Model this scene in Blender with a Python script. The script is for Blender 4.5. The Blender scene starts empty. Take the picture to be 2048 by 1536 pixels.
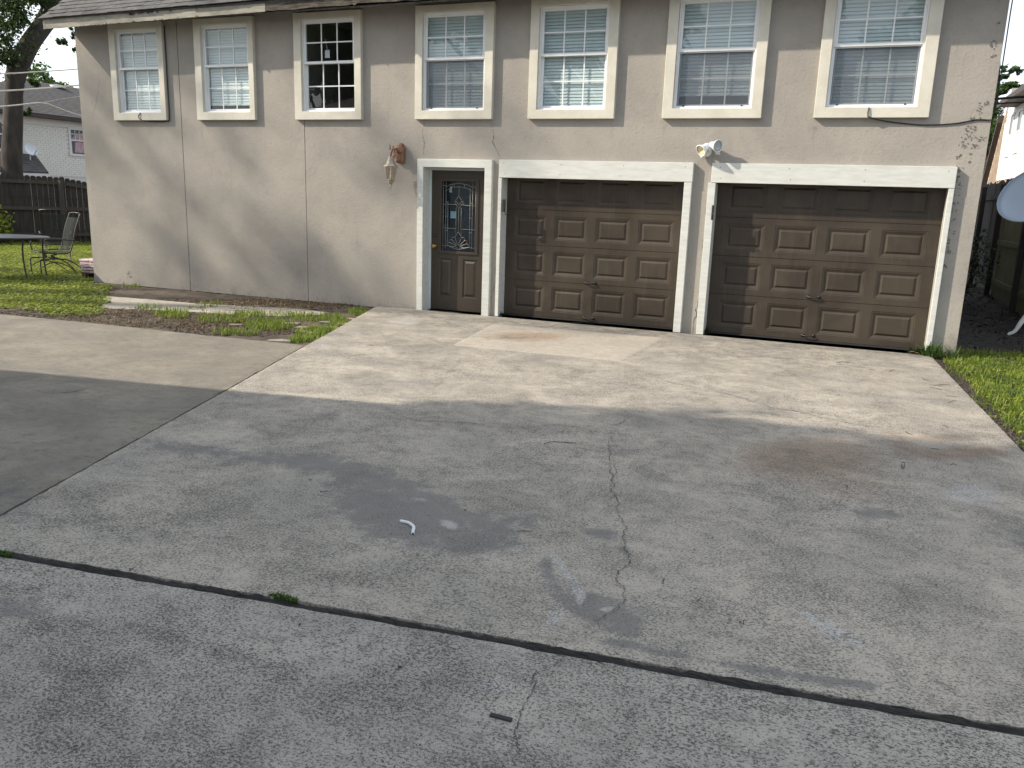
import bpy, math, random
import numpy as np
from mathutils import Vector, Matrix, noise as mnoise

random.seed(7); rng = np.random.default_rng(7)
SC = bpy.context.scene; COL = SC.collection

# ------------------------------------------------------------------ camera, world, sun, exposure
CAM = np.array([5.7532, -10.72378, 1.6612]); YAW, PIT, ROL, FPX = -.3734, -.2233, .0331, 1640.99
_cy, _sy, _cp, _sp, _cr, _sr = math.cos(YAW), math.sin(YAW), math.cos(PIT), math.sin(PIT), math.cos(ROL), math.sin(ROL)
_f = np.array([_sy*_cp, _cy*_cp, _sp]); _r = np.array([_cy, -_sy, 0.]); _u = np.cross(_r, _f)
R3, U3, F3 = _cr*_r+_sr*_u, -_sr*_r+_cr*_u, _f
cd = bpy.data.cameras.new('camera'); co = bpy.data.objects.new('camera', cd); COL.objects.link(co)
cd.sensor_width = 36; cd.lens = FPX/2048*36; cd.clip_start = .05; cd.clip_end = 2000
co.matrix_world = Matrix([[R3[i], U3[i], -F3[i], CAM[i]] for i in range(3)]+[[0, 0, 0, 1]])
SC.camera = co
SUN = Vector((-1.5, -.68, 1.15)).normalized()
w = bpy.data.worlds.new('World'); SC.world = w; w.use_nodes = True
nt = w.node_tree; nt.nodes.clear()
sky = nt.nodes.new('ShaderNodeTexSky'); sky.sky_type = 'NISHITA'; sky.sun_disc = False
sky.sun_elevation = math.asin(SUN.z); sky.sun_rotation = math.atan2(SUN.x, SUN.y)
sky.air_density = 1.0; sky.dust_density = 2.5; sky.ozone_density = 1.0
tc = nt.nodes.new('ShaderNodeTexCoord'); mp = nt.nodes.new('ShaderNodeMapping'); mp.inputs['Scale'].default_value = (1.4, 1.4, 4)
cn = nt.nodes.new('ShaderNodeTexNoise'); cn.inputs['Scale'].default_value = 1.6; cn.inputs['Detail'].default_value = 7; cn.inputs['Roughness'].default_value = .58
cr = nt.nodes.new('ShaderNodeValToRGB'); cr.color_ramp.elements[0].position = .36; cr.color_ramp.elements[1].position = .60
mx = nt.nodes.new('ShaderNodeMix'); mx.data_type = 'RGBA'
sc_ = nt.nodes.new('ShaderNodeMath'); sc_.operation = 'MULTIPLY'; sc_.inputs[1].default_value = .8
bg = nt.nodes.new('ShaderNodeBackground'); out = nt.nodes.new('ShaderNodeOutputWorld'); bg.inputs['Strength'].default_value = .15
L = nt.links.new
L(tc.outputs['Generated'], mp.inputs['Vector']); L(mp.outputs[0], cn.inputs['Vector']); L(cn.outputs['Fac'], cr.inputs[0])
sx = nt.nodes.new('ShaderNodeSeparateXYZ'); hz = nt.nodes.new('ShaderNodeMapRange'); hz.interpolation_type = 'SMOOTHSTEP'      # bright hazy air low over the horizon all round
for k_, v_ in (('From Min', .10), ('From Max', .42), ('To Min', .72), ('To Max', 0)): hz.inputs[k_].default_value = v_
ma = nt.nodes.new('ShaderNodeMath'); ma.operation = 'MAXIMUM'; L(tc.outputs['Generated'], sx.inputs[0]); L(sx.outputs['Z'], hz.inputs['Value'])
L(cr.outputs[0], sc_.inputs[0]); L(sc_.outputs[0], ma.inputs[0]); L(hz.outputs[0], ma.inputs[1]); L(ma.outputs[0], mx.inputs['Factor']); L(sky.outputs[0], mx.inputs['A']); mx.inputs['B'].default_value = (7.6, 8.0, 8.4, 1)
L(mx.outputs['Result'], bg.inputs[0]); L(bg.outputs[0], out.inputs[0])
sl = bpy.data.lights.new('sun', 'SUN'); sl.energy = 5.0; sl.angle = math.radians(.8); sl.color = (1, .90, .76)
so = bpy.data.objects.new('sun', sl); COL.objects.link(so); so.rotation_euler = SUN.to_track_quat('Z', 'Y').to_euler(); so.location = (-30, -20, 25)
SC.view_settings.view_transform = 'Standard'; SC.view_settings.look = 'None'; SC.view_settings.exposure = 0.40; SC.view_settings.gamma = 1
SC.view_settings.use_curve_mapping = False
SC.render.engine = 'CYCLES'; SC.cycles.max_bounces = 8; SC.cycles.transparent_max_bounces = 24; SC.cycles.use_denoising = True

# ------------------------------------------------------------------ surveying helpers: sight line of a photo pixel (2048 wide) to a plane of the place
def ray(px, py): return R3*((px-1024)/FPX)-U3*((py-768)/FPX)+F3
def GP(px, py, z=0.): d = ray(px, py); return CAM+d*((z-CAM[2])/d[2])
def WP(px, py, y=.06): d = ray(px, py); return CAM+d*((y-CAM[1])/d[1])
def XP(px, py, x): d = ray(px, py); return CAM+d*((x-CAM[0])/d[0])

# ------------------------------------------------------------------ materials
MATS = {}
def nodes(name):
    m = bpy.data.materials.new(name); m.use_nodes = True; t = m.node_tree; b = t.nodes['Principled BSDF']; MATS[name] = m; return m, t, b
def N(t, typ, **k):
    n = t.nodes.new(typ)
    for a, v in k.items():
        if a in n.inputs: n.inputs[a].default_value = v
        else: setattr(n, a, v)
    return n
def mixc(t, fac, a, b):
    n = t.nodes.new('ShaderNodeMix'); n.data_type = 'RGBA'
    for s, v in (('Factor', fac), ('A', a), ('B', b)):
        if hasattr(v, 'node'): t.links.new(v, n.inputs[s])
        else: n.inputs[s].default_value = v if s == 'Factor' else (*v[:3], 1)
    return n.outputs['Result']
def math_(t, op, a, b=None, clamp=False):
    n = t.nodes.new('ShaderNodeMath'); n.operation = op; n.use_clamp = clamp
    for i, v in enumerate((a, b)):
        if v is None: continue
        if hasattr(v, 'node'): t.links.new(v, n.inputs[i])
        else: n.inputs[i].default_value = v
    return n.outputs[0]
def noi(t, vec, scale, detail=4, rough=.55, dist=0):
    n = N(t, 'ShaderNodeTexNoise', Scale=scale, Detail=detail, Roughness=rough, Distortion=dist); t.links.new(vec, n.inputs['Vector']); return n.outputs['Fac']
def ramp(t, v, lo, hi, a=0, b=1):
    n = N(t, 'ShaderNodeMapRange', clamp=True, interpolation_type='SMOOTHSTEP'); t.links.new(v, n.inputs['Value'])
    for k, x in (('From Min', lo), ('From Max', hi), ('To Min', a), ('To Max', b)): n.inputs[k].default_value = x
    return n.outputs['Result']
def obj_vec(t, scale=None, rot=None):
    c = t.nodes.new('ShaderNodeTexCoord'); v = c.outputs['Object']
    if scale or rot:
        m = t.nodes.new('ShaderNodeMapping'); t.links.new(v, m.inputs['Vector'])
        if scale: m.inputs['Scale'].default_value = scale
        if rot: m.inputs['Rotation'].default_value = rot
        v = m.outputs[0]
    return v
def bump(t, b, h, strength, dist=.01):
    n = N(t, 'ShaderNodeBump', Strength=strength, Distance=dist); t.links.new(h, n.inputs['Height']); t.links.new(n.outputs[0], b.inputs['Normal'])
def simple(name, ca, cb=None, rough=.6, scale=8, metal=0, bmp=0, bscale=60, spec=.5, grain=None, world=False):
    m, t, b = nodes(name); b.inputs['Roughness'].default_value = rough; b.inputs['Metallic'].default_value = metal; b.inputs['Specular IOR Level'].default_value = spec
    v = obj_vec(t, grain)
    if world:
        g = t.nodes.new('ShaderNodeNewGeometry'); v = g.outputs['Position']
    cb = cb or tuple(c*.8 for c in ca)
    f = ramp(t, noi(t, v, scale, 6, .6), .3, .7)
    t.links.new(mixc(t, f, ca, cb), b.inputs['Base Color'])
    if bmp: bump(t, b, noi(t, v, bscale, 5, .6), bmp, .01)
    return m

def concrete(name, ca, cb, pit=.6, fine=.5, broom=.25, rot=0):
    m, t, b = nodes(name); b.inputs['Roughness'].default_value = .88; b.inputs['Specular IOR Level'].default_value = .3
    v = obj_vec(t); vs = obj_vec(t, (2.2, 26, 1), (0, 0, rot)); vw = obj_vec(t, (1, 1.15, 1), (0, 0, rot)); vg = obj_vec(t, (.85, 1.1, 1), (0, 0, rot))
    at = N(t, 'ShaderNodeAttribute', attribute_name='stain'); sp = t.nodes.new('ShaderNodeSeparateColor'); t.links.new(at.outputs['Color'], sp.inputs[0])
    big = noi(t, vw, .8, 6, .62, .4); cloud = noi(t, vw, 2.1, 9, .70, .6); mid = noi(t, v, 6.5, 9, .74); g1 = noi(t, vg, 88, 4, .68); g2 = noi(t, vg, 190, 3, .7); st = noi(t, vs, 1.6, 6, .68)
    c = mixc(t, ramp(t, math_(t, 'ADD', math_(t, 'MULTIPLY', big, .5), math_(t, 'MULTIPLY', cloud, .5)), .34, .66), ca, cb)
    c = mixc(t, ramp(t, noi(t, vw, 1.3, 5, .6), .48, .66, 0, .40), c, (cb[0]*.90, cb[1]*.94, cb[2]*1.0))                # cooler, greyer weathering
    c = mixc(t, ramp(t, st, .54, .70, 0, broom), c, tuple(x*.45 for x in cb))
    nb = math_(t, 'SUBTRACT', math_(t, 'ADD', math_(t, 'MULTIPLY', mid, .75), math_(t, 'MULTIPLY', g1, .25)), .5)
    def mk(ch, lo, hi, k): return ramp(t, math_(t, 'ADD', sp.outputs[ch], math_(t, 'MULTIPLY', nb, k)), lo, hi)
    c = mixc(t, math_(t, 'MULTIPLY', mk('Green', .2, 1.0, 1.0), .58), c, (.22, .132, .072))
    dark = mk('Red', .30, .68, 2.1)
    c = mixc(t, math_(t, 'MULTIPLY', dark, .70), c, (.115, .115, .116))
    c = mixc(t, math_(t, 'MULTIPLY', ramp(t, noi(t, obj_vec(t, (5, 1.6, 1), (0, 0, .7)), 5, 6, .75, 1.5), .60, .72), math_(t, 'MULTIPLY', dark, .5)), c, (.27, .28, .29))   # pale scuffs inside the stain
    c = mixc(t, math_(t, 'MULTIPLY', mk('Blue', .34, .62, 1.6), .8), c, (.41, .398, .372))
    # dark grain and pits: denser in dirty clouds, sparse on the smooth oily film
    dens = math_(t, 'MULTIPLY', math_(t, 'SUBTRACT', math_(t, 'ADD', math_(t, 'MULTIPLY', cloud, .65), math_(t, 'MULTIPLY', mid, .35)), .5), .36)
    gv = math_(t, 'ADD', math_(t, 'ADD', math_(t, 'MULTIPLY', g1, .6), math_(t, 'MULTIPLY', g2, .4)), dens)
    sm = ramp(t, dark, 0, 1, 1, .35)
    c = mixc(t, ramp(t, noi(t, v, 13, 7, .72), .50, .64, 0, .34), c, tuple(x*.52 for x in cb))
    c = mixc(t, math_(t, 'MULTIPLY', math_(t, 'MULTIPLY', ramp(t, gv, .475, .545), sm), pit), c, (.10, .095, .086))
    c = mixc(t, math_(t, 'MULTIPLY', ramp(t, gv, .545, .60), pit*.9), c, (.045, .042, .038))
    c = mixc(t, math_(t, 'MULTIPLY', ramp(t, g2, .40, .30), fine*.7), c, (.56, .535, .49))
    t.links.new(c, b.inputs['Base Color'])
    h = math_(t, 'SUBTRACT', math_(t, 'MULTIPLY', st, .35), gv); bump(t, b, h, .7, .004)
    return m
concrete('concrete_main', (.415, .376, .314), (.30, .275, .234), .66, .85, .22, .04)
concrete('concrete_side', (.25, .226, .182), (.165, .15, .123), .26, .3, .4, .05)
concrete('concrete_front', (.392, .366, .316), (.25, .235, .207), .86, 1., .45, .06)
concrete('concrete_patch', (.415, .377, .316), (.35, .318, .267), .15, .2, .2, .05)
concrete('concrete_walk', (.46, .42, .35), (.35, .318, .265), .35, .3, .4, .1)

def stucco():
    m, t, b = nodes('stucco'); b.inputs['Roughness'].default_value = .93; b.inputs['Specular IOR Level'].default_value = .2
    v = obj_vec(t)
    c = mixc(t, ramp(t, noi(t, v, .9, 6, .6, .3), .35, .65), (.362, .336, .298), (.305, .285, .255))
    c = mixc(t, ramp(t, noi(t, v, 3.5, 8, .7), .50, .72, 0, .45), c, (.27, .25, .225))
    c = mixc(t, ramp(t, noi(t, obj_vec(t, (6, 6, .8)), 1.2, 6, .65), .56, .75, 0, .3), c, (.25, .235, .21))
    at = N(t, 'ShaderNodeAttribute', attribute_name='stain'); sp = t.nodes.new('ShaderNodeSeparateColor'); t.links.new(at.outputs['Color'], sp.inputs[0])
    f = noi(t, v, 34, 4, .6)
    g = ramp(t, math_(t, 'ADD', sp.outputs['Red'], math_(t, 'MULTIPLY', math_(t, 'SUBTRACT', noi(t, v, 9, 6, .7), .5), 1.2)), .3, .8, 0, .6)
    c = mixc(t, g, c, (.16, .145, .12))
    c = mixc(t, ramp(t, f, .30, .42, .35, 0), c, (.16, .145, .125))
    t.links.new(c, b.inputs['Base Color'])
    h = math_(t, 'ADD', math_(t, 'MULTIPLY', noi(t, v, 11, 5, .6, 1.2), .6), math_(t, 'MULTIPLY', f, .6)); bump(t, b, h, .5, .012)
stucco()
simple('trim', (.64, .615, .525), (.54, .515, .43), .6, 3, bmp=.25, bscale=30)
simple('trim_white', (.62, .635, .60), (.53, .54, .495), .55, 4, bmp=.15, bscale=25, grain=(1, 4, 6))
simple('vinyl', (.78, .80, .80), (.72, .74, .74), .35, 4)
simple('jamb_blue', (.55, .62, .66), (.5, .55, .58), .5, 4)
simple('blind', (.60, .64, .65), (.56, .60, .61), .45, 4)
simple('door_paint', (.056, .044, .033), (.044, .035, .027), .42, 3, bmp=.06, bscale=18)
def painted_steel():
    m, t, b = nodes('garage_paint'); v = obj_vec(t); b.inputs['Specular IOR Level'].default_value = .3
    c = mixc(t, ramp(t, noi(t, v, 1.4, 6, .62, .5), .38, .64), (.042, .033, .025), (.060, .048, .035))
    c = mixc(t, ramp(t, noi(t, obj_vec(t, (16, 1, 1.1)), 1.6, 6, .7), .52, .74, 0, .4), c, (.085, .071, .054))             # faded runs
    c = mixc(t, ramp(t, noi(t, v, 60, 3, .7), .66, .74, 0, .35), c, (.16, .14, .11))                                       # chips and dust
    t.links.new(c, b.inputs['Base Color']); t.links.new(ramp(t, noi(t, v, 4, 5, .6), .3, .7, .34, .55), b.inputs['Roughness'])
    bump(t, b, math_(t, 'ADD', noi(t, v, 5, 3, .5), math_(t, 'MULTIPLY', noi(t, obj_vec(t, (4, 1, 40)), 6, 3, .6), .12)), .12, .02)
painted_steel()
simple('rubber', (.028, .028, .028), rough=.8)
simple('black_metal', (.018, .018, .019), (.03, .028, .026), .45, 20)
simple('brass', (.55, .38, .12), (.4, .26, .08), .28, 30, metal=1)
simple('came', (.42, .40, .34), (.32, .30, .25), .5, 30, metal=.5)
simple('rusty_copper', (.29, .145, .085), (.12, .065, .042), .6, 45, bmp=.5, bscale=50)
simple('aged_metal', (.40, .36, .30), (.22, .18, .14), .5, 40, bmp=.2)
simple('white_metal', (.75, .77, .79), (.68, .70, .72), .4, 10)
simple('reflector', (.80, .72, .46), (.70, .60, .34), .3, 30)  # pale yellow stands in for the warm reflection in the floodlight head
simple('grey_lens', (.42, .46, .46), (.36, .40, .41), .25, 40)
simple('interior', (.30, .28, .25), (.26, .245, .225), .9, 2)
simple('door_shade', (.045, .062, .078), (.03, .042, .054), .8, 5)
simple('paper', (.72, .74, .74), rough=.8)
simple('paper_blue', (.45, .66, .72), rough=.8)
simple('fascia_paint', (.34, .32, .26), (.23, .218, .175), .7, 5, bmp=.3, bscale=25, grain=(1, 4, 4))
simple('rotten_wood', (.13, .11, .085), (.03, .027, .022), .9, 9, bmp=.8, bscale=30, grain=(1, 6, 6))
simple('shingle', (.115, .112, .108), (.062, .06, .058), .95, 7, bmp=.6, bscale=140)
simple('shingle_far', (.098, .092, .09), (.06, .056, .055), .95, 5, bmp=.5, bscale=60)
simple('foundation', (.21, .19, .16), (.13, .12, .10), .9, 6, bmp=.5)
simple('crack_dark', (.045, .042, .038), (.075, .07, .062), .95, 14)
simple('crack_soft', (.22, .205, .178), (.28, .26, .225), .95, 10)
simple('wood_joint', (.062, .059, .055), (.014, .013, .012), .95, 6, bmp=1, bscale=40, grain=(2.5, 30, 30))
simple('cedar', (.050, .044, .039), (.025, .022, .020), .9, 3, bmp=.5, bscale=20, grain=(7, 7, .7), world=False)
simple('cedar_rail', (.078, .068, .060), (.05, .044, .039), .9, 3, bmp=.5, bscale=20, grain=(7, 7, .7))
simple('cedar_green_lit', (.24, .245, .13), (.15, .158, .088), .9, 3, bmp=.5, bscale=20, grain=(7, 7, .8))  # green boards; skylight on the near panel is put into the lighter colour
simple('bark', (.058, .047, .038), (.026, .022, .018), .95, 5, bmp=1, bscale=9, grain=(1, 1, .35))
simple('soil', (.11, .086, .063), (.048, .037, .028), .98, 3, bmp=1, bscale=26, world=True)
simple('soil_dark', (.035, .028, .021), (.018, .015, .012), .98, 5, bmp=1, bscale=20, world=True)
simple('stone_grey', (.30, .275, .23), (.2, .185, .155), .9, 6, bmp=.5)
simple('brick_pale', (.33, .25, .19), (.24, .2, .16), .9, 9, bmp=.5)
simple('white_brick', (.86, .845, .775), (.80, .785, .72), .8, 6, bmp=.5, world=True)
simple('mortar', (.70, .685, .62), (.65, .635, .575), .9, 8)
simple('tan_brick', (.36, .265, .19), (.25, .19, .14), .9, 3, bmp=.5, world=True)
simple('siding', (.72, .72, .70), (.68, .68, .66), .6, 2)
simple('brown_trim', (.052, .036, .029), (.04, .03, .024), .6, 4)
simple('dark_glass_far', (.03, .032, .035), rough=.15)
simple('curtain_pink', (.42, .23, .26), (.55, .42, .44), .8, 12)
simple('dish_grey', (.44, .51, .60), (.40, .47, .56), .45, 3)
simple('galv', (.42, .44, .45), (.34, .36, .37), .4, 12, metal=.6)
simple('table_top', (.045, .047, .048), (.06, .062, .062), .35, 10)
simple('paver_pink', (.62, .49, .51), (.44, .34, .36), .9, 14, bmp=.4, world=True)
simple('pallet_wood', (.10, .075, .05), rough=.9)
simple('cable_black', (.012, .012, .013), rough=.5)
simple('cable_white', (.62, .62, .60), rough=.5)
simple('cable_grey', (.36, .36, .36), rough=.5)
simple('tube_white', (.70, .72, .74), (.62, .64, .66), .5, 40)
simple('twig', (.06, .042, .03), (.03, .022, .016), .9, 20)
simple('dead_leaf', (.20, .105, .045), (.10, .06, .03), .85, 14)
simple('vine_dead', (.115, .103, .088), (.17, .152, .13), .95, 20)
simple('red_brick_house', (.30, .12, .08), (.22, .09, .065), .9, 5, bmp=.4)
def leafmat(name, ca, cb, trans=.35, yell=None):
    m = bpy.data.materials.new(name); m.use_nodes = True; t = m.node_tree; t.nodes.clear(); MATS[name] = m
    at = N(t, 'ShaderNodeAttribute', attribute_name='tint'); o = t.nodes.new('ShaderNodeOutputMaterial')
    c = mixc(t, at.outputs['Fac'], ca, cb)
    d = t.nodes.new('ShaderNodeBsdfPrincipled'); d.inputs['Roughness'].default_value = .55; d.inputs['Specular IOR Level'].default_value = .35
    tr = t.nodes.new('ShaderNodeBsdfTranslucent'); mxs = N(t, 'ShaderNodeMixShader', Fac=trans)
    t.links.new(c, d.inputs['Base Color']); t.links.new(c, tr.inputs['Color']); t.links.new(d.outputs[0], mxs.inputs[1]); t.links.new(tr.outputs[0], mxs.inputs[2]); t.links.new(mxs.outputs[0], o.inputs[0])
leafmat('grass_blade', (.075, .14, .022), (.30, .36, .048), .40)
leafmat('clover', (.10, .155, .024), (.36, .40, .055), .40)
leafmat('leaf_oak', (.022, .045, .012), (.075, .115, .022), .4)
leafmat('leaf_pine', (.03, .075, .018), (.10, .17, .03), .35)
leafmat('leaf_bright', (.13, .20, .02), (.36, .40, .05), .45)
leafmat('weed_leaf', (.04, .085, .02), (.12, .19, .04), .35)
leafmat('dry_grass', (.16, .12, .06), (.28, .21, .10), .2)
leafmat('vine_leaf', (.02, .038, .014), (.05, .075, .025), .3)
leafmat('litter_dark', (.022, .018, .014), (.06, .046, .034), .1)
leafmat('litter', (.05, .038, .028), (.15, .11, .07), .1)
def glassmat(name, ior, tint, rough=0.0):
    m = bpy.data.materials.new(name); m.use_nodes = True; t = m.node_tree; t.nodes.clear(); MATS[name] = m
    o = t.nodes.new('ShaderNodeOutputMaterial'); tr = N(t, 'ShaderNodeBsdfTransparent', Color=(*tint, 1)); gl = N(t, 'ShaderNodeBsdfGlossy', Roughness=rough)
    fr = N(t, 'ShaderNodeFresnel', IOR=ior); mxs = t.nodes.new('ShaderNodeMixShader')
    ge = t.nodes.new('ShaderNodeNewGeometry'); bk = math_(t, 'MULTIPLY', fr.outputs[0], math_(t, 'SUBTRACT', 1., ge.outputs['Backfacing']))      # only the outer face of a pane reflects
    t.links.new(bk, mxs.inputs[0]); t.links.new(tr.outputs[0], mxs.inputs[1]); t.links.new(gl.outputs[0], mxs.inputs[2]); t.links.new(mxs.outputs[0], o.inputs[0])
glassmat('pane_glass', 1.75, (.95, .985, .985)); glassmat('door_glass', 1.6, (.78, .83, .86), .02); glassmat('lamp_glass', 1.45, (.85, .80, .74), .05)
def seethrough(name, col, k):
    m = bpy.data.materials.new(name); m.use_nodes = True; t = m.node_tree; t.nodes.clear(); MATS[name] = m
    o_ = t.nodes.new('ShaderNodeOutputMaterial'); a_ = t.nodes.new('ShaderNodeBsdfTransparent'); d_ = N(t, 'ShaderNodeBsdfDiffuse', Color=(*col, 1)); x_ = N(t, 'ShaderNodeMixShader', Fac=k)
    t.links.new(a_.outputs[0], x_.inputs[1]); t.links.new(d_.outputs[0], x_.inputs[2]); t.links.new(x_.outputs[0], o_.inputs[0])
seethrough('sling', (.06, .066, .066), .42)      # open woven mesh
m = bpy.data.materials.new('insect_screen'); m.use_nodes = True; t = m.node_tree; t.nodes.clear(); MATS['insect_screen'] = m
o_ = t.nodes.new('ShaderNodeOutputMaterial'); a_ = t.nodes.new('ShaderNodeBsdfTransparent'); d_ = N(t, 'ShaderNodeBsdfDiffuse', Color=(.13, .15, .18, 1)); x_ = N(t, 'ShaderNodeMixShader', Fac=.5)
t.links.new(a_.outputs[0], x_.inputs[1]); t.links.new(d_.outputs[0], x_.inputs[2]); t.links.new(x_.outputs[0], o_.inputs[0])

# ------------------------------------------------------------------ mesh helpers
class MB:
    def __init__(s): s.v = []; s.f = []
    def add(s, vs, fs):
        k = len(s.v); s.v += [tuple(map(float, p)) for p in vs]; s.f += [tuple(i+k for i in f) for f in fs]; return s
    def quad(s, a, b, c, d): return s.add([a, b, c, d], [(0, 1, 2, 3)])
    def box(s, x0, x1, y0, y1, z0, z1):
        return s.add([(x0, y0, z0), (x1, y0, z0), (x1, y1, z0), (x0, y1, z0), (x0, y0, z1), (x1, y0, z1), (x1, y1, z1), (x0, y1, z1)],
                     [(0, 3, 2, 1), (4, 5, 6, 7), (0, 1, 5, 4), (1, 2, 6, 5), (2, 3, 7, 6), (3, 0, 4, 7)])
    def hexa(s, p): return s.add(p, [(0, 3, 2, 1), (4, 5, 6, 7), (0, 1, 5, 4), (1, 2, 6, 5), (2, 3, 7, 6), (3, 0, 4, 7)])
    def beam(s, a, b, w, h, up=(0, 0, 1)):
        a, b = Vector(a), Vector(b); d = (b-a).normalized(); sd = d.cross(Vector(up))
        if sd.length < 1e-4: sd = d.cross(Vector((1, 0, 0)))
        sd.normalize(); u = sd.cross(d); p = []
        for e in (a, b):
            for i, j in ((-1, -1), (1, -1), (1, 1), (-1, 1)): p.append(e+sd*(i*w/2)+u*(j*h/2))
        return s.add(p, [(0, 1, 2, 3), (7, 6, 5, 4), (0, 4, 5, 1), (1, 5, 6, 2), (2, 6, 7, 3), (3, 7, 4, 0)])
    def tube(s, pts, r, seg=6, cap=True):
        pts = [Vector(p) for p in pts]; n = len(pts); rr = r if isinstance(r, (list, tuple)) else [r]*n; vs = []; ref = Vector((.13, .21, .97))
        for i, p in enumerate(pts):
            d = (pts[min(i+1, n-1)]-pts[max(i-1, 0)]).normalized(); sd = d.cross(ref)
            if sd.length < .05: sd = d.cross(Vector((1, 0, 0)))
            sd.normalize(); u = sd.cross(d)
            vs += [p+(sd*math.cos(2*math.pi*k/seg)+u*math.sin(2*math.pi*k/seg))*rr[i] for k in range(seg)]
        fs = [(i*seg+k, i*seg+(k+1) % seg, (i+1)*seg+(k+1) % seg, (i+1)*seg+k) for i in range(n-1) for k in range(seg)]
        if cap: fs += [tuple(range(seg))[::-1], tuple((n-1)*seg+k for k in range(seg))]
        return s.add(vs, fs)
    def lathe(s, prof, org, axis, seg=20, cap=True):
        org, ax = Vector(org), Vector(axis).normalized(); sd = ax.cross(Vector((0, 0, 1)))
        if sd.length < .05: sd = ax.cross(Vector((1, 0, 0)))
        sd.normalize(); u = sd.cross(ax); vs = []
        for r, h in prof: vs += [org+ax*h+(sd*math.cos(2*math.pi*k/seg)+u*math.sin(2*math.pi*k/seg))*max(r, 1e-4) for k in range(seg)]
        n = len(prof); fs = [(i*seg+k, i*seg+(k+1) % seg, (i+1)*seg+(k+1) % seg, (i+1)*seg+k) for i in range(n-1) for k in range(seg)]
        if cap: fs += [tuple(range(seg))[::-1], tuple((n-1)*seg+k for k in range(seg))]
        return s.add(vs, fs)
    def rings(s, rect, steps, y, sgn=1):
        """rect (x0,x1,z0,z1) in a facade plane; nested rectangles by (inset, depth); last one is capped."""
        x0, x1, z0, z1 = rect; k0 = len(s.v); vs = []; fs = []
        for ins, d in steps: vs += [(x0+ins, y+d, z0+ins), (x1-ins, y+d, z0+ins), (x1-ins, y+d, z1-ins), (x0+ins, y+d, z1-ins)]
        for i in range(len(steps)-1):
            for k in range(4): fs.append((i*4+k, i*4+(k+1) % 4, (i+1)*4+(k+1) % 4, (i+1)*4+k))
        fs.append(tuple((len(steps)-1)*4+k for k in range(4)))
        return s.add(vs, fs)
    def mesh(s, name):
        me = bpy.data.meshes.new(name); me.from_pydata(s.v, [], s.f); me.update(); return me
    def build(s, name, mat, parent=None, smooth=False, bevel=0):
        return link(name, s.mesh(name), mat, parent, smooth, bevel)
def link(name, me, mat, parent=None, smooth=False, bevel=0):
    o = bpy.data.objects.new(name, me); COL.objects.link(o)
    if mat and not me.materials: me.materials.append(MATS[mat])
    if parent:
        o.parent = parent; o.matrix_parent_inverse = Matrix.Translation(-parent.location)
    if smooth: me.polygons.foreach_set('use_smooth', [True]*len(me.polygons))
    if bevel:
        b = o.modifiers.new('bevel', 'BEVEL'); b.width = bevel; b.segments = 2; b.limit_method = 'ANGLE'
    return o
def tag(o, label=None, cat=None, group=None, kind=None):
    for k, v in (('label', label), ('category', cat), ('group', group), ('kind', kind)):
        if v: o[k] = v
    return o
def thing(name, loc, label, cat, group=None):
    o = bpy.data.objects.new(name, None); COL.objects.link(o); o.location = loc; o.empty_display_size = .2; return tag(o, label, cat, group)
def big_mesh(name, verts, quads, mat, parent=None, attr=None, attrname='tint', smooth=False):
    """verts (n,3), quads (m,k) numpy; attr per vertex float or rgb."""
    me = bpy.data.meshes.new(name); n, m, k = len(verts), len(quads), quads.shape[1]
    me.vertices.add(n); me.vertices.foreach_set('co', np.ascontiguousarray(verts, dtype=np.float32).ravel())
    me.loops.add(m*k); me.loops.foreach_set('vertex_index', quads.astype(np.int32).ravel())
    me.polygons.add(m); me.polygons.foreach_set('loop_start', np.arange(0, m*k, k, dtype=np.int32)); me.polygons.foreach_set('loop_total', np.full(m, k, dtype=np.int32))
    me.update(calc_edges=True); me.polygons.foreach_set('use_smooth', [False]*m)
    if attr is not None:
        if attr.ndim == 1: a = me.attributes.new(attrname, 'FLOAT', 'POINT'); a.data.foreach_set('value', attr.astype(np.float32))
        else:
            a = me.attributes.new(attrname, 'FLOAT_COLOR', 'POINT'); c = np.ones((n, 4), np.float32); c[:, :3] = attr; a.data.foreach_set('color', c.ravel())
    return link(name, me, mat, parent, smooth)
def blades(name, pts, h, wd, mat, parent=None, lean=.5, tint=None, flat=0.0, kind='stuff'):
    """grass blades: two-segment bent strips at pts (n,3)."""
    n = len(pts); a = rng.uniform(0, 2*np.pi, n); hh = h*rng.uniform(.55, 1.35, n); ww = wd*rng.uniform(.6, 1.3, n)
    le = lean*rng.uniform(.2, 1.3, n)+flat; d = np.stack([np.cos(a), np.sin(a), np.zeros(n)], 1); s = np.stack([-np.sin(a), np.cos(a), np.zeros(n)], 1)*ww[:, None]/2
    up = np.array([0, 0, 1.]); m1 = pts+up*(hh*.6)[:, None]*np.cos(le*.5)[:, None]+d*(hh*.6*np.sin(le*.5))[:, None]
    t1 = m1+up*(hh*.5*np.cos(le*1.4))[:, None]+d*(hh*.5*np.sin(le*1.4))[:, None]
    V = np.stack([pts-s, pts+s, m1+s*.85, m1-s*.85, t1+s*.15, t1-s*.15], 1).reshape(-1, 3)
    i = np.arange(n)[:, None]*6; Q = np.concatenate([i+np.array([[0, 1, 2, 3]]), i+np.array([[3, 2, 4, 5]])], 0)
    tn = np.repeat(np.clip(rng.normal(.45, .25, n) if tint is None else tint, 0, 1), 6)
    o = big_mesh(name, V, Q, mat, parent, tn)
    if kind: o['kind'] = kind
    return o
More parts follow.
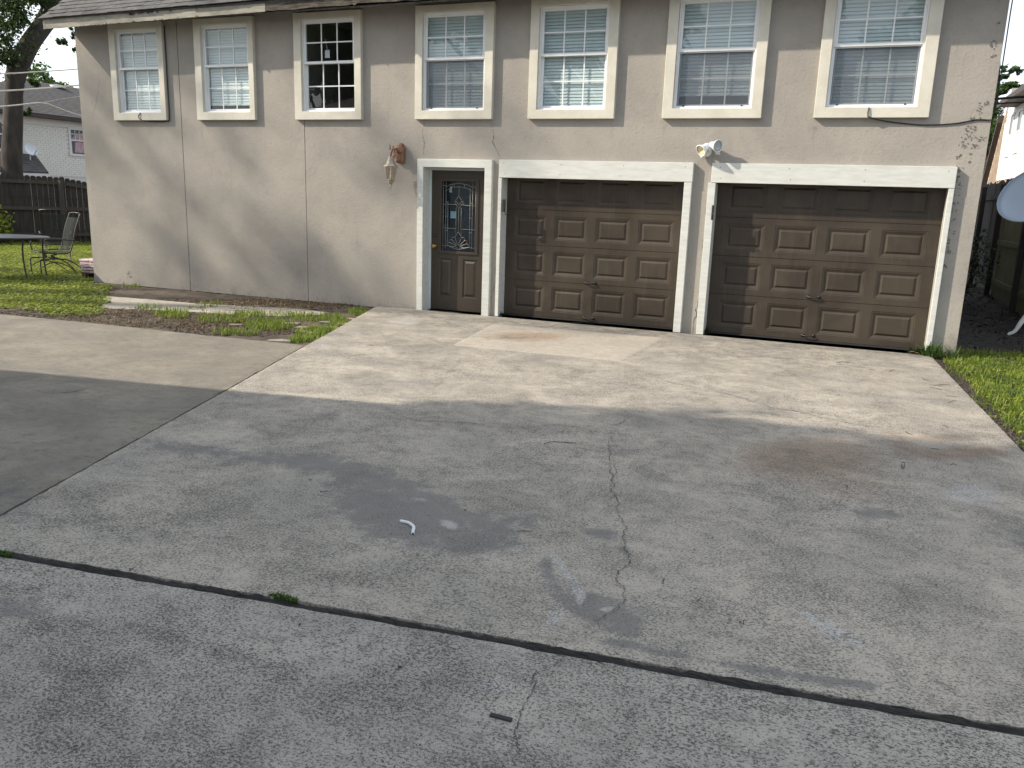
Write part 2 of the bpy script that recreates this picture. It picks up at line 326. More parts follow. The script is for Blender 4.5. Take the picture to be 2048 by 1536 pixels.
def leaves(name, pts, size, mat, parent=None, tint=None, aspect=.6, nrm=None, kind=None):
    n = len(pts); q = rng.normal(size=(n, 3)); q /= np.linalg.norm(q, axis=1)[:, None]
    if nrm is not None: q = q*nrm[1]+np.array(nrm[0]); q /= np.linalg.norm(q, axis=1)[:, None]
    r = rng.normal(size=(n, 3)); a = np.cross(q, r); a /= np.linalg.norm(a, axis=1)[:, None]; b = np.cross(q, a)
    sz = (size*rng.uniform(.55, 1.4, n))[:, None]; a *= sz*.5; b *= sz*.5*aspect
    V = np.stack([pts-a, pts+b, pts+a, pts-b], 1).reshape(-1, 3); Q = np.arange(n*4).reshape(-1, 4)
    tn = np.repeat(np.clip(rng.normal(.45, .28, n) if tint is None else tint, 0, 1), 4)
    o = big_mesh(name, V, Q, mat, parent, tn)
    if kind: o['kind'] = kind
    return o
def sstep(x): x = np.clip(x, 0, 1); return x*x*(3-2*x)
def fracline(pts, j, depth=4):
    pts = [np.array(p, float) for p in pts]
    for _ in range(depth):
        q = [pts[0]]
        for a, b in zip(pts[:-1], pts[1:]):
            d = b-a; n = np.array([-d[1], d[0], 0]) if abs(d[2]) < 1e-6 else np.array([-d[2], 0, d[0]])
            q += [(a+b)/2+n*rng.normal(0, j), b]
        pts = q
    return pts
def ribbon(mb, pts, w, nrm):
    n = len(pts); nrm = np.array(nrm, float); L_ = []
    for i, p in enumerate(pts):
        d = pts[min(i+1, n-1)]-pts[max(i-1, 0)]; s = np.cross(d, nrm); s /= (np.linalg.norm(s)+1e-9)
        ww = w*(.15+1.0*rng.random()**1.5)*min(1, .25+3*min(i, n-1-i)/n)/2; L_ += [p-s*ww, p+s*ww]
    mb.add(L_, [(2*i, 2*i+1, 2*i+3, 2*i+2) for i in range(n-1)])

# ------------------------------------------------------------------ ground
big = MB().quad((-250, -250, -.12), (250, -250, -.12), (250, 250, -.12), (-250, 250, -.12))
tag(big.build('ground', 'soil'), kind='structure')
def hgt(x, y):
    z = -.038+.008*np.sin(x*1.3+.4)*np.sin(y*1.7)+.006*np.sin(x*3.9+y*2.3)
    z = np.where(x > 7.05, -.035+.012*np.sin(x*5)*np.sin(y*4)+.15*sstep((y-.6)/5), z)
    return z
def ground_patch(name, x0, x1, y0, y1, step, mat, rough=.012):
    xs, ys = np.arange(x0, x1+1e-6, step), np.arange(y0, y1+1e-6, step); X, Y = np.meshgrid(xs, ys); Z = hgt(X, Y)+rng.normal(0, rough, X.shape)*.6
    V = np.stack([X, Y, Z], -1).reshape(-1, 3); nx = len(xs); i = (np.arange(len(ys)-1)[:, None]*nx+np.arange(nx-1)[None]).ravel()
    return tag(big_mesh(name, V, np.stack([i, i+1, i+nx+1, i+nx], 1), mat, smooth=True), kind='structure')
ground_patch('soil_bed', -26, .6, -3.75, 14, .07, 'soil')
ground_patch('side_yard', 6.7, 16, -9, 22, .08, 'soil_dark')

# ------------------------------------------------------------------ driveway slabs
STAINS = []
def stain(px, py, rx, ry, ch, amt, ang=0):
    c = GP(px, py); ca, sa = math.cos(math.radians(ang)), math.sin(math.radians(ang))
    a = GP(px+rx*ca, py+rx*sa)-c; b = GP(px-ry*sa, py+ry*ca)-c; STAINS.append((c[:2], np.linalg.inv(np.array([a[:2], b[:2]]).T), ch, amt))
PSTAINS = []
def pstain(poly, ch, amt, soft=.05, k=1., o=(0, 0)): PSTAINS.append((np.array([GP(o[0]+x/k, o[1]+y/k)[:2] for x, y in poly]), ch, amt, soft))
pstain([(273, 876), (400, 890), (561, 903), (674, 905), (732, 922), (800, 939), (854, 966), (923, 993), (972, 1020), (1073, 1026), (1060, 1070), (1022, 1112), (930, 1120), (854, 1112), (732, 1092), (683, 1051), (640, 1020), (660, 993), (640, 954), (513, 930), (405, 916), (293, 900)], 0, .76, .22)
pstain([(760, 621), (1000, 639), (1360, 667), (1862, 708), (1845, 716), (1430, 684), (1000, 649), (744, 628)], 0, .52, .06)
z_ = dict(k=2.048, o=(900, 900))
pstain([(370, 550), (480, 600), (560, 570), (720, 610), (800, 660), (820, 720), (760, 775), (620, 750), (520, 700), (420, 620)], 0, .70, .05, **z_)
pstain([(470, 745), (800, 790), (1050, 850), (1300, 885), (1660, 930), (1790, 962), (1740, 992), (1500, 958), (1200, 905), (900, 850), (640, 800)], 0, .78, .035, **z_)
pstain([(500, 310), (690, 330), (750, 400), (745, 500), (715, 460), (660, 380), (540, 350)], 0, .66, .05, **z_); pstain([(390, 400), (460, 540), (520, 630), (450, 610), (370, 520), (330, 470)], 0, .62, .05, **z_)
pstain([(400, 412), (440, 428), (545, 560), (560, 600), (525, 645), (505, 640), (515, 590), (450, 495)], 2, .85, .022, **z_); pstain([(385, 660), (465, 652), (475, 690), (410, 722), (375, 752), (355, 735), (400, 690)], 2, .8, .022, **z_)
pstain([(1425, 640), (1530, 685), (1700, 790), (1685, 812), (1560, 768), (1435, 672)], 2, .85, .028, **z_); pstain([(595, 648), (640, 635), (705, 638), (650, 675)], 2, .7, .02, **z_); pstain([(1690, 800), (1800, 850), (1840, 930), (1790, 920), (1700, 850)], 2, .55, .05, **z_)
for s in [(1750, 1028, 85, 22, 0, .62), (1690, 1010, 150, 50, 0, .3),
          (2030, 1060, 70, 70, 0, .5), (1960, 1020, 120, 40, 0, .3), (1500, 1110, 120, 40, 0, .3), (1330, 880, 50, 14, 0, .45), (1500, 1000, 100, 40, 0, .28), (60, 1215, 150, 50, 0, .5), (330, 1090, 130, 24, 0, .22),
          (700, 1300, 320, 60, 0, .28), (900, 1390, 170, 60, 0, .35), (1400, 1420, 250, 60, 0, .3), (780, 1460, 200, 70, 0, .35), (250, 1440, 250, 90, 0, .3), (100, 900, 300, 60, 0, .3), (0, 1000, 140, 80, 0, .5),
          (1620, 915, 190, 70, 1, .95), (1700, 960, 160, 60, 1, .6), (1320, 745, 120, 12, 1, .25), (880, 740, 160, 14, 1, .3), (1060, 775, 160, 30, 1, .28), (1000, 760, 120, 14, 1, .32),
          (1850, 905, 110, 20, 1, .85, 8), (1945, 905, 90, 20, 1, 1), (1800, 880, 60, 18, 1, .7, 30), (1880, 876, 120, 12, 1, .7), (1760, 737, 140, 18, 1, .3), (1600, 660, 30, 6, 1, .4),
          (1680, 665, 320, 30, 0, .36), (1500, 705, 240, 24, 0, .46), (1650, 722, 240, 22, 0, .42), (880, 648, 110, 14, 0, .46), (760, 640, 110, 14, 0, .3), (1300, 700, 40, 16, 0, .2),
          (1060, 1100, 80, 12, 2, .5),
          (1950, 985, 90, 36, 2, .6), (1500, 800, 260, 30, 2, .35), (1000, 800, 350, 30, 2, .3), (700, 780, 150, 26, 2, .3), (990, 1370, 70, 30, 2, .6), (860, 1490, 80, 30, 2, .55), (1650, 1470, 180, 40, 2, .4),
          (900, 1050, 34, 14, 2, .6, 20), (820, 1000, 60, 10, 2, .42), (810, 640, 46, 12, 2, .75), (730, 665, 50, 6, 2, .5), (640, 692, 40, 6, 2, .7), (1400, 960, 200, 60, 2, .25), (1200, 900, 220, 40, 2, .25), (500, 1020, 240, 40, 2, .3)]: stain(*s)
def stain_at(V):
    A = np.zeros((len(V), 3))
    for c, M, ch, amt in STAINS:
        d = (V[:, :2]-c)@M.T; r = np.sqrt((d**2).sum(1)); A[:, ch] = np.maximum(A[:, ch], amt*sstep((1.35-r)/1.1))
    for poly, ch, amt, soft in PSTAINS:
        x, y = V[:, 0], V[:, 1]; ins = np.zeros(len(V), bool); dm = np.full(len(V), 1e9)
        for (ax, ay), (bx, by) in zip(poly, np.roll(poly, -1, 0)):
            cr_ = ((ay > y) != (by > y)) & (x < (bx-ax)*(y-ay)/(by-ay+1e-12)+ax); ins ^= cr_
            ux, uy = bx-ax, by-ay; tt_ = np.clip(((x-ax)*ux+(y-ay)*uy)/(ux*ux+uy*uy), 0, 1); dm = np.minimum(dm, np.hypot(x-ax-tt_*ux, y-ay-tt_*uy))
        A[:, ch] = np.maximum(A[:, ch], amt*sstep(.5+np.where(ins, dm, -dm)/(2*soft)))
    return A
def slab(A, B, C, D, mat, step=.05, parent=None, name='slab', z=0., t=.1, label=None, wob=0):
    """quad A,B (near edge, left-right), C,D (far edge, right-left); dense top with skirts."""
    A, B, C, D = [np.array(p[:2]) for p in (A, B, C, D)]; nu = max(2, int(np.linalg.norm(B-A)/step)); nv = max(2, int(np.linalg.norm(D-A)/step))
    u, v = np.meshgrid(np.linspace(0, 1, nu+1), np.linspace(0, 1, nv+1)); P = (A*(1-u[..., None])+B*u[..., None])*(1-v[..., None])+(D*(1-u[..., None])+C*u[..., None])*v[..., None]
    if wob:
        e = rng.normal(0, wob, P.shape[:2]); e[1:-1, 1:-1] = 0; P += e[..., None]
    Z = z+.003*np.sin(P[..., 0]*1.9)*np.sin(P[..., 1]*1.4); Z[0] -= .004; Z[-1] -= .004; Z[:, 0] -= .004; Z[:, -1] -= .004
    V = np.concatenate([P, Z[..., None]], -1).reshape(-1, 3); nx = nu+1; i = (np.arange(nv)[:, None]*nx+np.arange(nu)[None]).ravel(); Q = np.stack([i, i+1, i+nx+1, i+nx], 1)
    st = stain_at(V)
    loop = np.concatenate([np.arange(nx), np.arange(1, nv+1)*nx+nu, nv*nx+np.arange(nu-1, -1, -1), np.arange(nv-1, 0, -1)*nx])
    k = len(V); S = V[loop].copy(); S[:, 2] = z-t; n = len(loop); j = np.arange(n); Q2 = np.stack([loop[(j+1) % n], loop[j], k+j, k+(j+1) % n], 1)
    o = big_mesh(name, np.concatenate([V, S]), np.concatenate([Q, Q2]), mat, parent, np.concatenate([st, st[loop]]), 'stain', smooth=False)
    if label: o['label'] = label
    return o
drv = bpy.data.objects.new('driveway', None); COL.objects.link(drv); tag(drv, 'stained and cracked concrete driveway in front of the two garage doors', kind='structure')
sa, sb = GP(612, 690), GP(0, 1030); sd = (sb-sa)/(sb[1]-sa[1])            # seam between the two slabs, per metre of y
def seam(y, off=0.): return sa+sd*(y-sa[1])+np.array([off, 0, 0])
j0 = [GP(0, 1096), GP(1060, 1269), GP(2048, 1453)]; j1 = [GP(0, 1111), GP(1060, 1288), GP(2048, 1470)]
def lin(a, b, x): return np.array([x, a[1]+(b[1]-a[1])*(x-a[0])/(b[0]-a[0]), 0])
jn = lambda x: lin(j0[0], j0[2], x); jf = lambda x: lin(j1[0], j1[2], x)
cn_ = jn(seam(-8.2)[0]); c0 = seam(cn_[1], .007)
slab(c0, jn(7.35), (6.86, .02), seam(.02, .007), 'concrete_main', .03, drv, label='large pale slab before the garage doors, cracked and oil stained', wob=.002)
sl_l, sl_r = GP(0, 627), GP(610, 690)
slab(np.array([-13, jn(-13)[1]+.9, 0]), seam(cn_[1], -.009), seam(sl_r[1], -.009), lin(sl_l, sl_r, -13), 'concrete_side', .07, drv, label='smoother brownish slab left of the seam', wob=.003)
slab((-6, -16, 0), (8.2, -16, 0), jf(8.2), jf(-6), 'concrete_front', .06, drv, label='nearest slab below the wooden joint', wob=.003)
pp = [GP(905, 690, .004), GP(1242, 722, .004), GP(1326, 675, .004), GP(985, 648, .004)]
STAINS.clear(); PSTAINS.clear(); stain(1055, 674, 105, 13, 1, .95); stain(1030, 676, 70, 8, 0, .5)
slab(*pp, 'concrete_patch', .04, drv, 'concrete_patch', z=.0045, t=.02, label='smooth pale patch with a round brown oil stain')
# wooden expansion joint strip, split in lengths
mbj = MB(); xs = np.linspace(-2, 7.6, 260); zt = -.010+rng.normal(0, .004, len(xs)); P = []
for x, z in zip(xs, zt):
    a, b = jn(x), jf(x); m_ = a*.5+b*.5; q = (b-a)
    for k, dz in ((0, -.03), (.07, -.004), (.35, .007), (.62, .0), (.90, -.010), (1, -.045)): P.append(a+q*k+np.array([0, 0, z+dz+.004*math.sin(x*9+k*5)+rng.normal(0, .002)]))
mbj.add(P, [(i*6+k, i*6+k+1, i*6+k+7, i*6+k+6) for i in range(len(xs)-1) for k in range(5)]); mbj.build('joint_strip', 'wood_joint', drv)
def weeds(name, c, rx, ry, n, h, wd, mat='weed_leaf', parent=None, label=None, cat=None, group=None, z=None, leafy=0):
    a = rng.uniform(0, 2*np.pi, n); r = np.sqrt(rng.random(n)); P = np.stack([c[0]+rx*r*np.cos(a), c[1]+ry*r*np.sin(a), np.full(n, c[2] if z is None else z)], 1)
    o = blades(name, P, h, wd, mat, parent, lean=.9, kind=None)
    if label: tag(o, label, cat, group)
    return o
j1m = (GP(570, 1190)+GP(570, 1201))/2
weeds('weed_clump', j1m, .07, .012, 260, .022, .009, label='small green weeds growing in the middle of the dark wooden joint', cat='weed', z=-.012, group='weeds along the driveway')
weeds('weed_clump', (GP(10, 1100)+GP(10, 1114))/2, .05, .012, 160, .022, .008, label='weeds at the left end of the wooden joint strip', cat='weed', z=-.012, group='weeds along the driveway')
# cracks
def gcrack(pts, w, mat='crack_dark', j=.07, dep=5, z=.0062):
    mb = MB(); ribbon(mb, fracline([GP(*p)*[1, 1, 0]+[0, 0, z] for p in pts], j, dep), w, (0, 0, 1)); mb.build('crack', mat, drv)
gcrack([(1238, 850), (1222, 880), (1222, 980), (1245, 1040), (1250, 1090), (1258, 1130), (1252, 1200), (1210, 1232), (1170, 1284)], .0068, j=.09)
gcrack([(1135, 1302), (1080, 1345), (1045, 1420), (1028, 1470), (1034, 1536)], .0062, j=.10)
gcrack([(1220, 900), (1224, 960), (1224, 985)], .004)
gcrack([(1238, 716), (1262, 738), (1330, 762), (1440, 785), (1540, 815), (1640, 835), (1760, 855), (1860, 868)], .016, 'crack_soft')
gcrack([(700, 840), (880, 845), (985, 856), (1060, 855), (1150, 846)], .008)
gcrack([(962, 715), (905, 740), (880, 756), (870, 785)], .008, 'crack_soft')
gcrack([(1220, 851), (1240, 848), (1252, 838)], .012)
gcrack([(1255, 1040), (1215, 1060), (1180, 1062)], .004, 'crack_soft'); gcrack([(1040, 1272), (1090, 1277), (1150, 1286)], .004)
gcrack([(755, 628), (1000, 647), (1200, 662), (1430, 682), (1640, 698), (1835, 714)], .011, 'crack_soft', .01)
gcrack([(1400, 820), (1500, 835), (1600, 833)], .010, 'crack_soft'); gcrack([(420, 1080), (600, 1112), (760, 1150)], .003, 'crack_soft', .02); gcrack([(60, 1440), (200, 1480), (330, 1536)], .003, 'crack_soft', .02)
# round cleanout lid flush in the side slab
lid = GP(126, 776); mb = MB()
mb.lathe([(.001, .0065), (.155, .0065), (.17, .002)], (lid[0], lid[1], 0), (0, 0, 1), 28, False); mb.lathe([(.17, .002), (.178, .0055), (.19, .002)], (lid[0], lid[1], 0), (0, 0, 1), 28, False)
tag(mb.build('cleanout_cover', 'concrete_side', None, True), 'faint round cover set flush in the shaded left slab', 'cover')

# ------------------------------------------------------------------ garage building
gb = thing('garage_building', (0, .06, 0), 'grey stucco garage building with rooms above and cream window trim', 'building')
YW = .06; XL, XR = -6.46, 7.12; ZT = 4.32
WINS = {1: (-5.67, -4.555, -5.545, -4.66), 2: (-3.93, -2.81, -3.80, -2.905), 3: (-2.078, -.93, -1.95, -1.04), 4: (-.056, 1.123, .055, 1.00), 5: (1.645, 2.832, 1.765, 2.705), 6: (3.453, 4.66, 3.58, 4.535), 7: (5.257, 6.487, 5.38, 6.35)}
WZB, WZT, WIB, WIT = 2.693, 4.18, 2.81, 4.085
holes = [(a[2]-.01, a[3]+.01, WIB-.01, WIT+.01) for a in WINS.values()]+[(.08, 1.03, -.2, 2.04), (1.30, 3.80, -.2, 1.95), (4.18, 6.79, -.2, 1.95)]
def wall_panel(x0, x1, label=None):
    xs = sorted({x0, x1}|{h[i] for h in holes for i in (0, 1) if x0 < h[i] < x1}|set(np.arange(math.ceil(x0/.06)*.06+.0007, x1-.001, .06)))
    zb = -.03
    zs = sorted({zb, ZT}|{h[i] for h in holes for i in (2, 3) if zb < h[i] < ZT}|set(np.arange(0.0307, ZT, .08)))
    idx = {}; V = []; Q = []
    def vid(i, k):
        if (i, k) not in idx: idx[(i, k)] = len(V); V.append((xs[i], YW, zs[k]))
        return idx[(i, k)]
    for i in range(len(xs)-1):
        for k in range(len(zs)-1):
            cx, cz = (xs[i]+xs[i+1])/2, (zs[k]+zs[k+1])/2
            if any(h[0] < cx < h[1] and h[2] < cz < h[3] for h in holes): continue
            Q.append((vid(i, k), vid(i+1, k), vid(i+1, k+1), vid(i, k+1)))
    V = np.array(V); st = np.zeros((len(V), 3))
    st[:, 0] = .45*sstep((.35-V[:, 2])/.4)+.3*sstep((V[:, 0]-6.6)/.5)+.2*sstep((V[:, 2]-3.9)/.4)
    for a in WINS.values():                                   # rain streaks below the sill ends and centres
        for xc, am in ((a[0]+.03, .5), (a[1]-.03, .45), ((a[0]+a[1])/2+.1, .3), (a[0]+.32, .25)):
            dzz = WZB-V[:, 2]; st[:, 0] = np.maximum(st[:, 0], am*np.exp(-((V[:, 0]-xc)/.055)**2)*sstep(dzz/.06)*sstep(1.15-dzz/(.35+.5*am)))
    o = big_mesh('stucco_panel', V, np.array(Q), 'stucco', gb, st, 'stain')
    if label: o['label'] = label
    so_ = o.modifiers.new('thickness', 'SOLIDIFY'); so_.thickness = .09; so_.offset = -1
    return o
J1, J2 = -4.305, -1.955
wall_panel(XL, J1-.006, 'left end panel of grey stucco up to the first control joint'); wall_panel(J1+.006, J2-.005); wall_panel(J2+.005, XR)
for j_, zt_ in ((J1, ZT), (J2, 2.69)): MB().box(j_-.03, j_+.03, YW+.02, YW+.085, -.03, zt_).build('control_joint', 'crack_dark', gb)
for a_, b_ in ((XL+.04, .05), (1.06, 1.27), (3.9, 4.1), (6.86, XR-.02)): MB().box(a_, b_, YW+.03, YW+.09, -.3, -.02).build('foundation', 'foundation', gb)
# end walls, rear wall, rooms
mb = MB().box(XL, XL+.12, YW+.1, 10, -.2, ZT).box(XR-.12, XR, YW+.1, 10, -.2, ZT).box(XL+.12, XR-.12, 9.88, 10, -.2, ZT)
for x in (XL, XR-.12): mb.add([(x, YW+.1, ZT), (x, 10, ZT), (x, 3.6, ZT+2.6), (x+.12, YW+.1, ZT), (x+.12, 10, ZT), (x+.12, 3.6, ZT+2.6)], [(0, 2, 1), (3, 4, 5), (0, 1, 4, 3), (1, 2, 5, 4), (2, 0, 3, 5)])
mb.build('end_wall', 'stucco', gb)
MB().box(XL+.12, XR-.12, .4, 7.0, 2.45, 2.55).box(XL+.12, XR-.12, 3.0, 3.1, 2.55, ZT-.02).box(XL+.12, XR-.12, .2, 7.0, ZT-.02, ZT+.03).box(-2.45, -2.37, .2, 3, 2.55, ZT-.02).box(-.5, -.42, .2, 3, 2.55, ZT-.02).build('interior_wall', 'interior', gb)

# windows
def ring_trim(mb, o, i, y, ys, yr):
    """frame: outer rect o, inner rect i (x0,x1,z0,z1), front at y, outer sides back to ys, reveals back to yr"""
    c = lambda r, yy: [(r[0], yy, r[2]), (r[1], yy, r[2]), (r[1], yy, r[3]), (r[0], yy, r[3])]
    V = c(o, ys)+c(o, y)+c(i, y)+c(i, yr); F = []
    for a in range(3):
        for k in range(4): F.append((a*4+k, a*4+(k+1) % 4, a*4+4+(k+1) % 4, a*4+4+k))
    mb.add(V, F)
def window(n):
    xo0, xo1, xi0, xi1 = WINS[n]
    mb = MB(); ring_trim(mb, (xo0, xo1, WZB, WZT), (xi0, xi1, WIB, WIT), 0, YW+.004, .128)
    win = mb.build('window', 'trim', gb, bevel=.005)
    win['label'] = {1: 'window nearest the left corner with blinds and a cable at its sill', 2: 'second window from the left with closed blinds', 3: 'dark window without blinds and a tag hanging inside', 4: 'window above the entry door with a screened lower sash',
                    5: 'window above the left garage door with pale blinds', 6: 'window with blinds raised a hand above its sill', 7: 'window nearest the right corner reflecting trees'}[n]
    zm = 3.50; Y0, Y1 = .075, .11                                     # sashes: upper in front of lower plane
    def sash(x0, x1, z0, z1, y, f):
        m = MB(); m.box(x0, x0+f, y, y+.03, z0, z1).box(x1-f, x1, y, y+.03, z0, z1).box(x0+f, x1-f, y, y+.03, z0, z0+f).box(x0+f, x1-f, y, y+.03, z1-f, z1)
        m.build('sash_frame', 'vinyl', win, bevel=.003)
        gx, gz = [(x0+f)+(x1-x0-2*f)*k/3 for k in range(4)], [(z0+f)+(z1-z0-2*f)*k/2 for k in range(3)]
        g = MB(); b = .0085
        for x in gx[1:3]: g.box(x-b, x+b, y+.010, y+.018, gz[0], gz[2])
        for k in range(3): g.box(gx[k]+(b if k else 0), gx[k+1]-(b if k < 2 else 0), y+.0105, y+.0175, gz[1]-b, gz[1]+b)
        g.build('muntin_grid', 'vinyl', win)
        for i in range(3):
            for k in range(2):
                p = MB().box(gx[i]+.001, gx[i+1]-.001, y+.0195+random.uniform(0, .0012), y+.0225, gz[k]+.001, gz[k+1]-.001)
                if n: p.build('pane', 'pane_glass', win)
    m = MB(); m.box(xi0, xi0+.022, .043, .13, WIB, WIT).box(xi1-.022, xi1, .043, .13, WIB, WIT).box(xi0+.022, xi1-.022, .043, .13, WIB, WIB+.022).box(xi0+.022, xi1-.022, .043, .13, WIT-.022, WIT)
    m.build('window_frame', 'vinyl', win, bevel=.003)
    a0, a1 = xi0+.022, xi1-.022
    sash(a0, a1, zm-.018, WIT-.022, .050, .032); sash(a0, a1, WIB+.022, zm+.012, .085, .032)
    m = MB().box(a0, a1, .040, .0535, zm-.022, zm+.014); m.build('meeting_rail', 'vinyl', win, bevel=.003)
    if n in (4, 6, 7):
        MB().quad((a0, .067, WIB+.022), (a1, .067, WIB+.022), (a1, .067, zm-.02), (a0, .067, zm-.02)).build('insect_screen', 'insect_screen', win)
        s = MB(); ring_trim(s, (a0, a1, WIB+.022, zm-.02), (a0+.014, a1-.014, WIB+.036, zm-.034), .061, .071, .071); s.build('screen_frame', 'vinyl', win)
        for xx in (a0+.09, a1-.11): MB().box(xx, xx+.02, .055, .0605, WIB+.026, WIB+.044).build('screen_clip', 'black_metal', win)
    if n != 3:
        zb = {1: WIB+.01, 2: WIB+.11, 4: WIB+.01, 5: WIB+.01, 6: WIB+.16, 7: WIB+.01}[n]; m = MB(); z = WIT-.06; th = math.radians(73)
        while z > zb+.03:
            c_, s_ = .024*math.cos(th), .024*math.sin(th); e = random.uniform(-.0015, .0015)
            m.add([(a0+.012, .136-c_, z-s_+e), (a1-.012, .136-c_, z-s_), (a1-.012, .133, z+.003), (a0+.012, .133, z+.003+e), (a0+.012, .136+c_, z+s_+e), (a1-.012, .136+c_, z+s_)], [(0, 1, 2, 3), (3, 2, 5, 4)]); z -= .041
        m.box(a0+.012, a1-.012, .122, .150, zb, zb+.02); o = m.build('blind', 'blind', win); o['kind'] = 'stuff'
        MB().box(a0+.008, a1-.008, .119, .155, WIT-.07, WIT-.024).build('head_rail', 'blind', win)
    else:
        c = WP(657, 108, .2); MB().box(c[0]-.04, c[0]+.04, .17, .173, c[2]-.06, c[2]+.05).tube([(c[0], .1715, c[2]+.05), (c[0]-.02, .172, c[2]+.16), (c[0]-.03, .175, c[2]+.2)], .003, 4).build('hanging_tag', 'paper', win)
    return win
for n in WINS: window(n)

# entry door
df = MB(); ring_trim(df, (-.01, 1.15, -.02, 2.157), (.085, 1.04, -.06, 2.045), 0, YW+.004, .26)
df.f = [f for f in df.f if not all(df.v[i][2] < 0.0 for i in f)]
dfr = df.build('door_frame', 'trim_white', gb, bevel=.005)
MB().box(.086, .118, .205, .27, .0, 2.045).box(1.005, 1.04, .205, .27, .0, 2.045).box(.118, 1.005, .205, .27, 2.012, 2.045).build('door_stop', 'jamb_blue', dfr)
DY = .215; dx0, dx1, dz0, dz1 = .119, 1.004, .004, 2.010
g0, g1 = WP(876.6, 504.6, DY), WP(955.3, 359.6, DY); gx0, gx1, gz0, gz1 = g0[0]+.02, g1[0]+.015, g0[2], g1[2]
pl0, pl1 = WP(880, 605, DY), WP(904, 527, DY); pr0, pr1 = WP(925, 608, DY), WP(951, 530, DY)
cells = [(pl0[0], pl1[0], .20, .76), (pr0[0]-.01, pr1[0], .20, .76)]
xs = [dx0, gx0, cells[0][1], cells[1][0], gx1, dx1]; cells = [(gx0, cells[0][1], .20, .76), (cells[1][0], gx1, .20, .76)]
mb = MB()
for zz0, zz1, xx in ((dz0, .20, [dx0, dx1]), (.20, .76, [dx0, gx0]), (.20, .76, [cells[0][1], cells[1][0]]), (.20, .76, [gx1, dx1]), (.76, gz0, [dx0, dx1]), (gz0, gz1, [dx0, gx0]), (gz0, gz1, [gx1, dx1]), (gz1, dz1, [dx0, dx1])):
    mb.quad((xx[0], DY, zz0), (xx[1], DY, zz0), (xx[1], DY, zz1), (xx[0], DY, zz1))
for c in cells: mb.rings(c, [(0, 0), (.012, .014), (.028, .012), (.055, -.002), (.056, -.002)], DY)
mb.quad((dx0, DY, dz0), (dx0, DY+.045, dz0), (dx0, DY+.045, dz1), (dx0, DY, dz1)); mb.quad((dx1, DY, dz0), (dx1, DY, dz1), (dx1, DY+.045, dz1), (dx1, DY+.045, dz0))
door = mb.build('entry_door', 'door_paint', gb); door['label'] = 'brown entry door with an oval-topped leaded glass panel'
m = MB(); ring_trim(m, (gx0-.012, gx1+.012, gz0-.012, gz1+.012), (gx0+.028, gx1-.028, gz0+.028, gz1-.028), DY-.014, DY, DY+.02); m.build('glass_frame', 'door_paint', door, bevel=.004)
MB().box(gx0+.02, gx1-.02, DY+.012, DY+.018, gz0+.02, gz1-.02).build('door_glass', 'door_glass', door)
MB().box(gx0-.02, gx1+.02, DY+.10, DY+.13, gz0-.05, gz1+.05).build('door_curtain', 'door_shade', door)
def dz(u, v): return (gx0+.028+(u-530)/(815-530)*(gx1-gx0-.056), DY+.009, gz1-.028-(v-343)/(893-343)*(gz1-gz0-.056))
came = [[(555, 392), (600, 369), (668, 357), (740, 369), (792, 392)], [(557, 420), (605, 394), (668, 384), (738, 395), (790, 422)], [(629, 361), (629, 389)], [(714, 363), (714, 391)],
        [(540, 345), (540, 890)], [(808, 345), (808, 890)], [(562, 345), (562, 870)], [(579, 500), (579, 850)], [(762, 395), (762, 860)], [(782, 345), (782, 870)],
        [(530, 523), (640, 524)], [(700, 526), (815, 528)], [(530, 710), (648, 711)], [(690, 714), (815, 716)], [(530, 378), (562, 378)], [(782, 382), (815, 382)],
        [(556, 505), (582, 505)], [(556, 617), (582, 617)], [(556, 731), (582, 731)], [(760, 509), (785, 509)], [(758, 625), (785, 625)], [(758, 740), (785, 740)],
        [(648, 545), (648, 760)], [(669, 384), (669, 455)], [(669, 552), (669, 735)], [(690, 545), (690, 770)],
        [(669, 455), (650, 482), (636, 500), (650, 528), (669, 552), (688, 528), (703, 500), (688, 482), (669, 455)], [(648, 525), (630, 515), (634, 496), (652, 500), (669, 530)], [(692, 525), (712, 515), (706, 496), (688, 500), (669, 530)],
        [(669, 735), (655, 760), (641, 780), (652, 810), (669, 835), (684, 810), (697, 780), (684, 760), (669, 735)],
        [(641, 780), (615, 782), (612, 800), (640, 825), (660, 845)], [(622, 800), (592, 805), (596, 825), (630, 838), (655, 848)], [(598, 822), (578, 835), (585, 850), (620, 858), (650, 852)],
        [(697, 780), (722, 782), (727, 800), (700, 825), (680, 845)], [(716, 800), (745, 808), (742, 828), (710, 840), (685, 848)], [(738, 826), (760, 840), (755, 855), (720, 862), (690, 854)],
        [(669, 835), (648, 852), (669, 880), (690, 854), (669, 835)], [(530, 850), (590, 852), (630, 868), (669, 878), (708, 868), (750, 858), (815, 860)]]
m = MB()
for p in came: m.tube([dz(*q) for q in p], .0030, 5)
m.build('lead_came', 'came', door, True)
c0_, c1_ = dz(598, 632), dz(647, 577); MB().box(c0_[0], c1_[0], DY+.020, DY+.022, c0_[2], c1_[2]).build('paper_note', 'paper_blue', door)
c0_, c1_ = dz(585, 430), dz(612, 378); MB().add([(c0_[0], DY+.0205, c0_[2]), (c1_[0], DY+.0205, c0_[2]), (c1_[0]-.012, DY+.0205, c0_[2]+.03), (c1_[0], DY+.0205, c1_[2]), (c0_[0]+.01, DY+.0205, c1_[2]-.02)], [(0, 1, 2, 3, 4)]).build('tape_scrap', 'paper', door)
k = WP(863, 511, DY-.05); MB().lathe([(.034, 0), (.036, .008), (.014, .018), (.012, .034), (.022, .044), (.030, .056), (.028, .068), (.012, .076)], (dx0+.06, DY, .93), (0, -1, 0), 18).build('door_knob', 'brass', door, True)
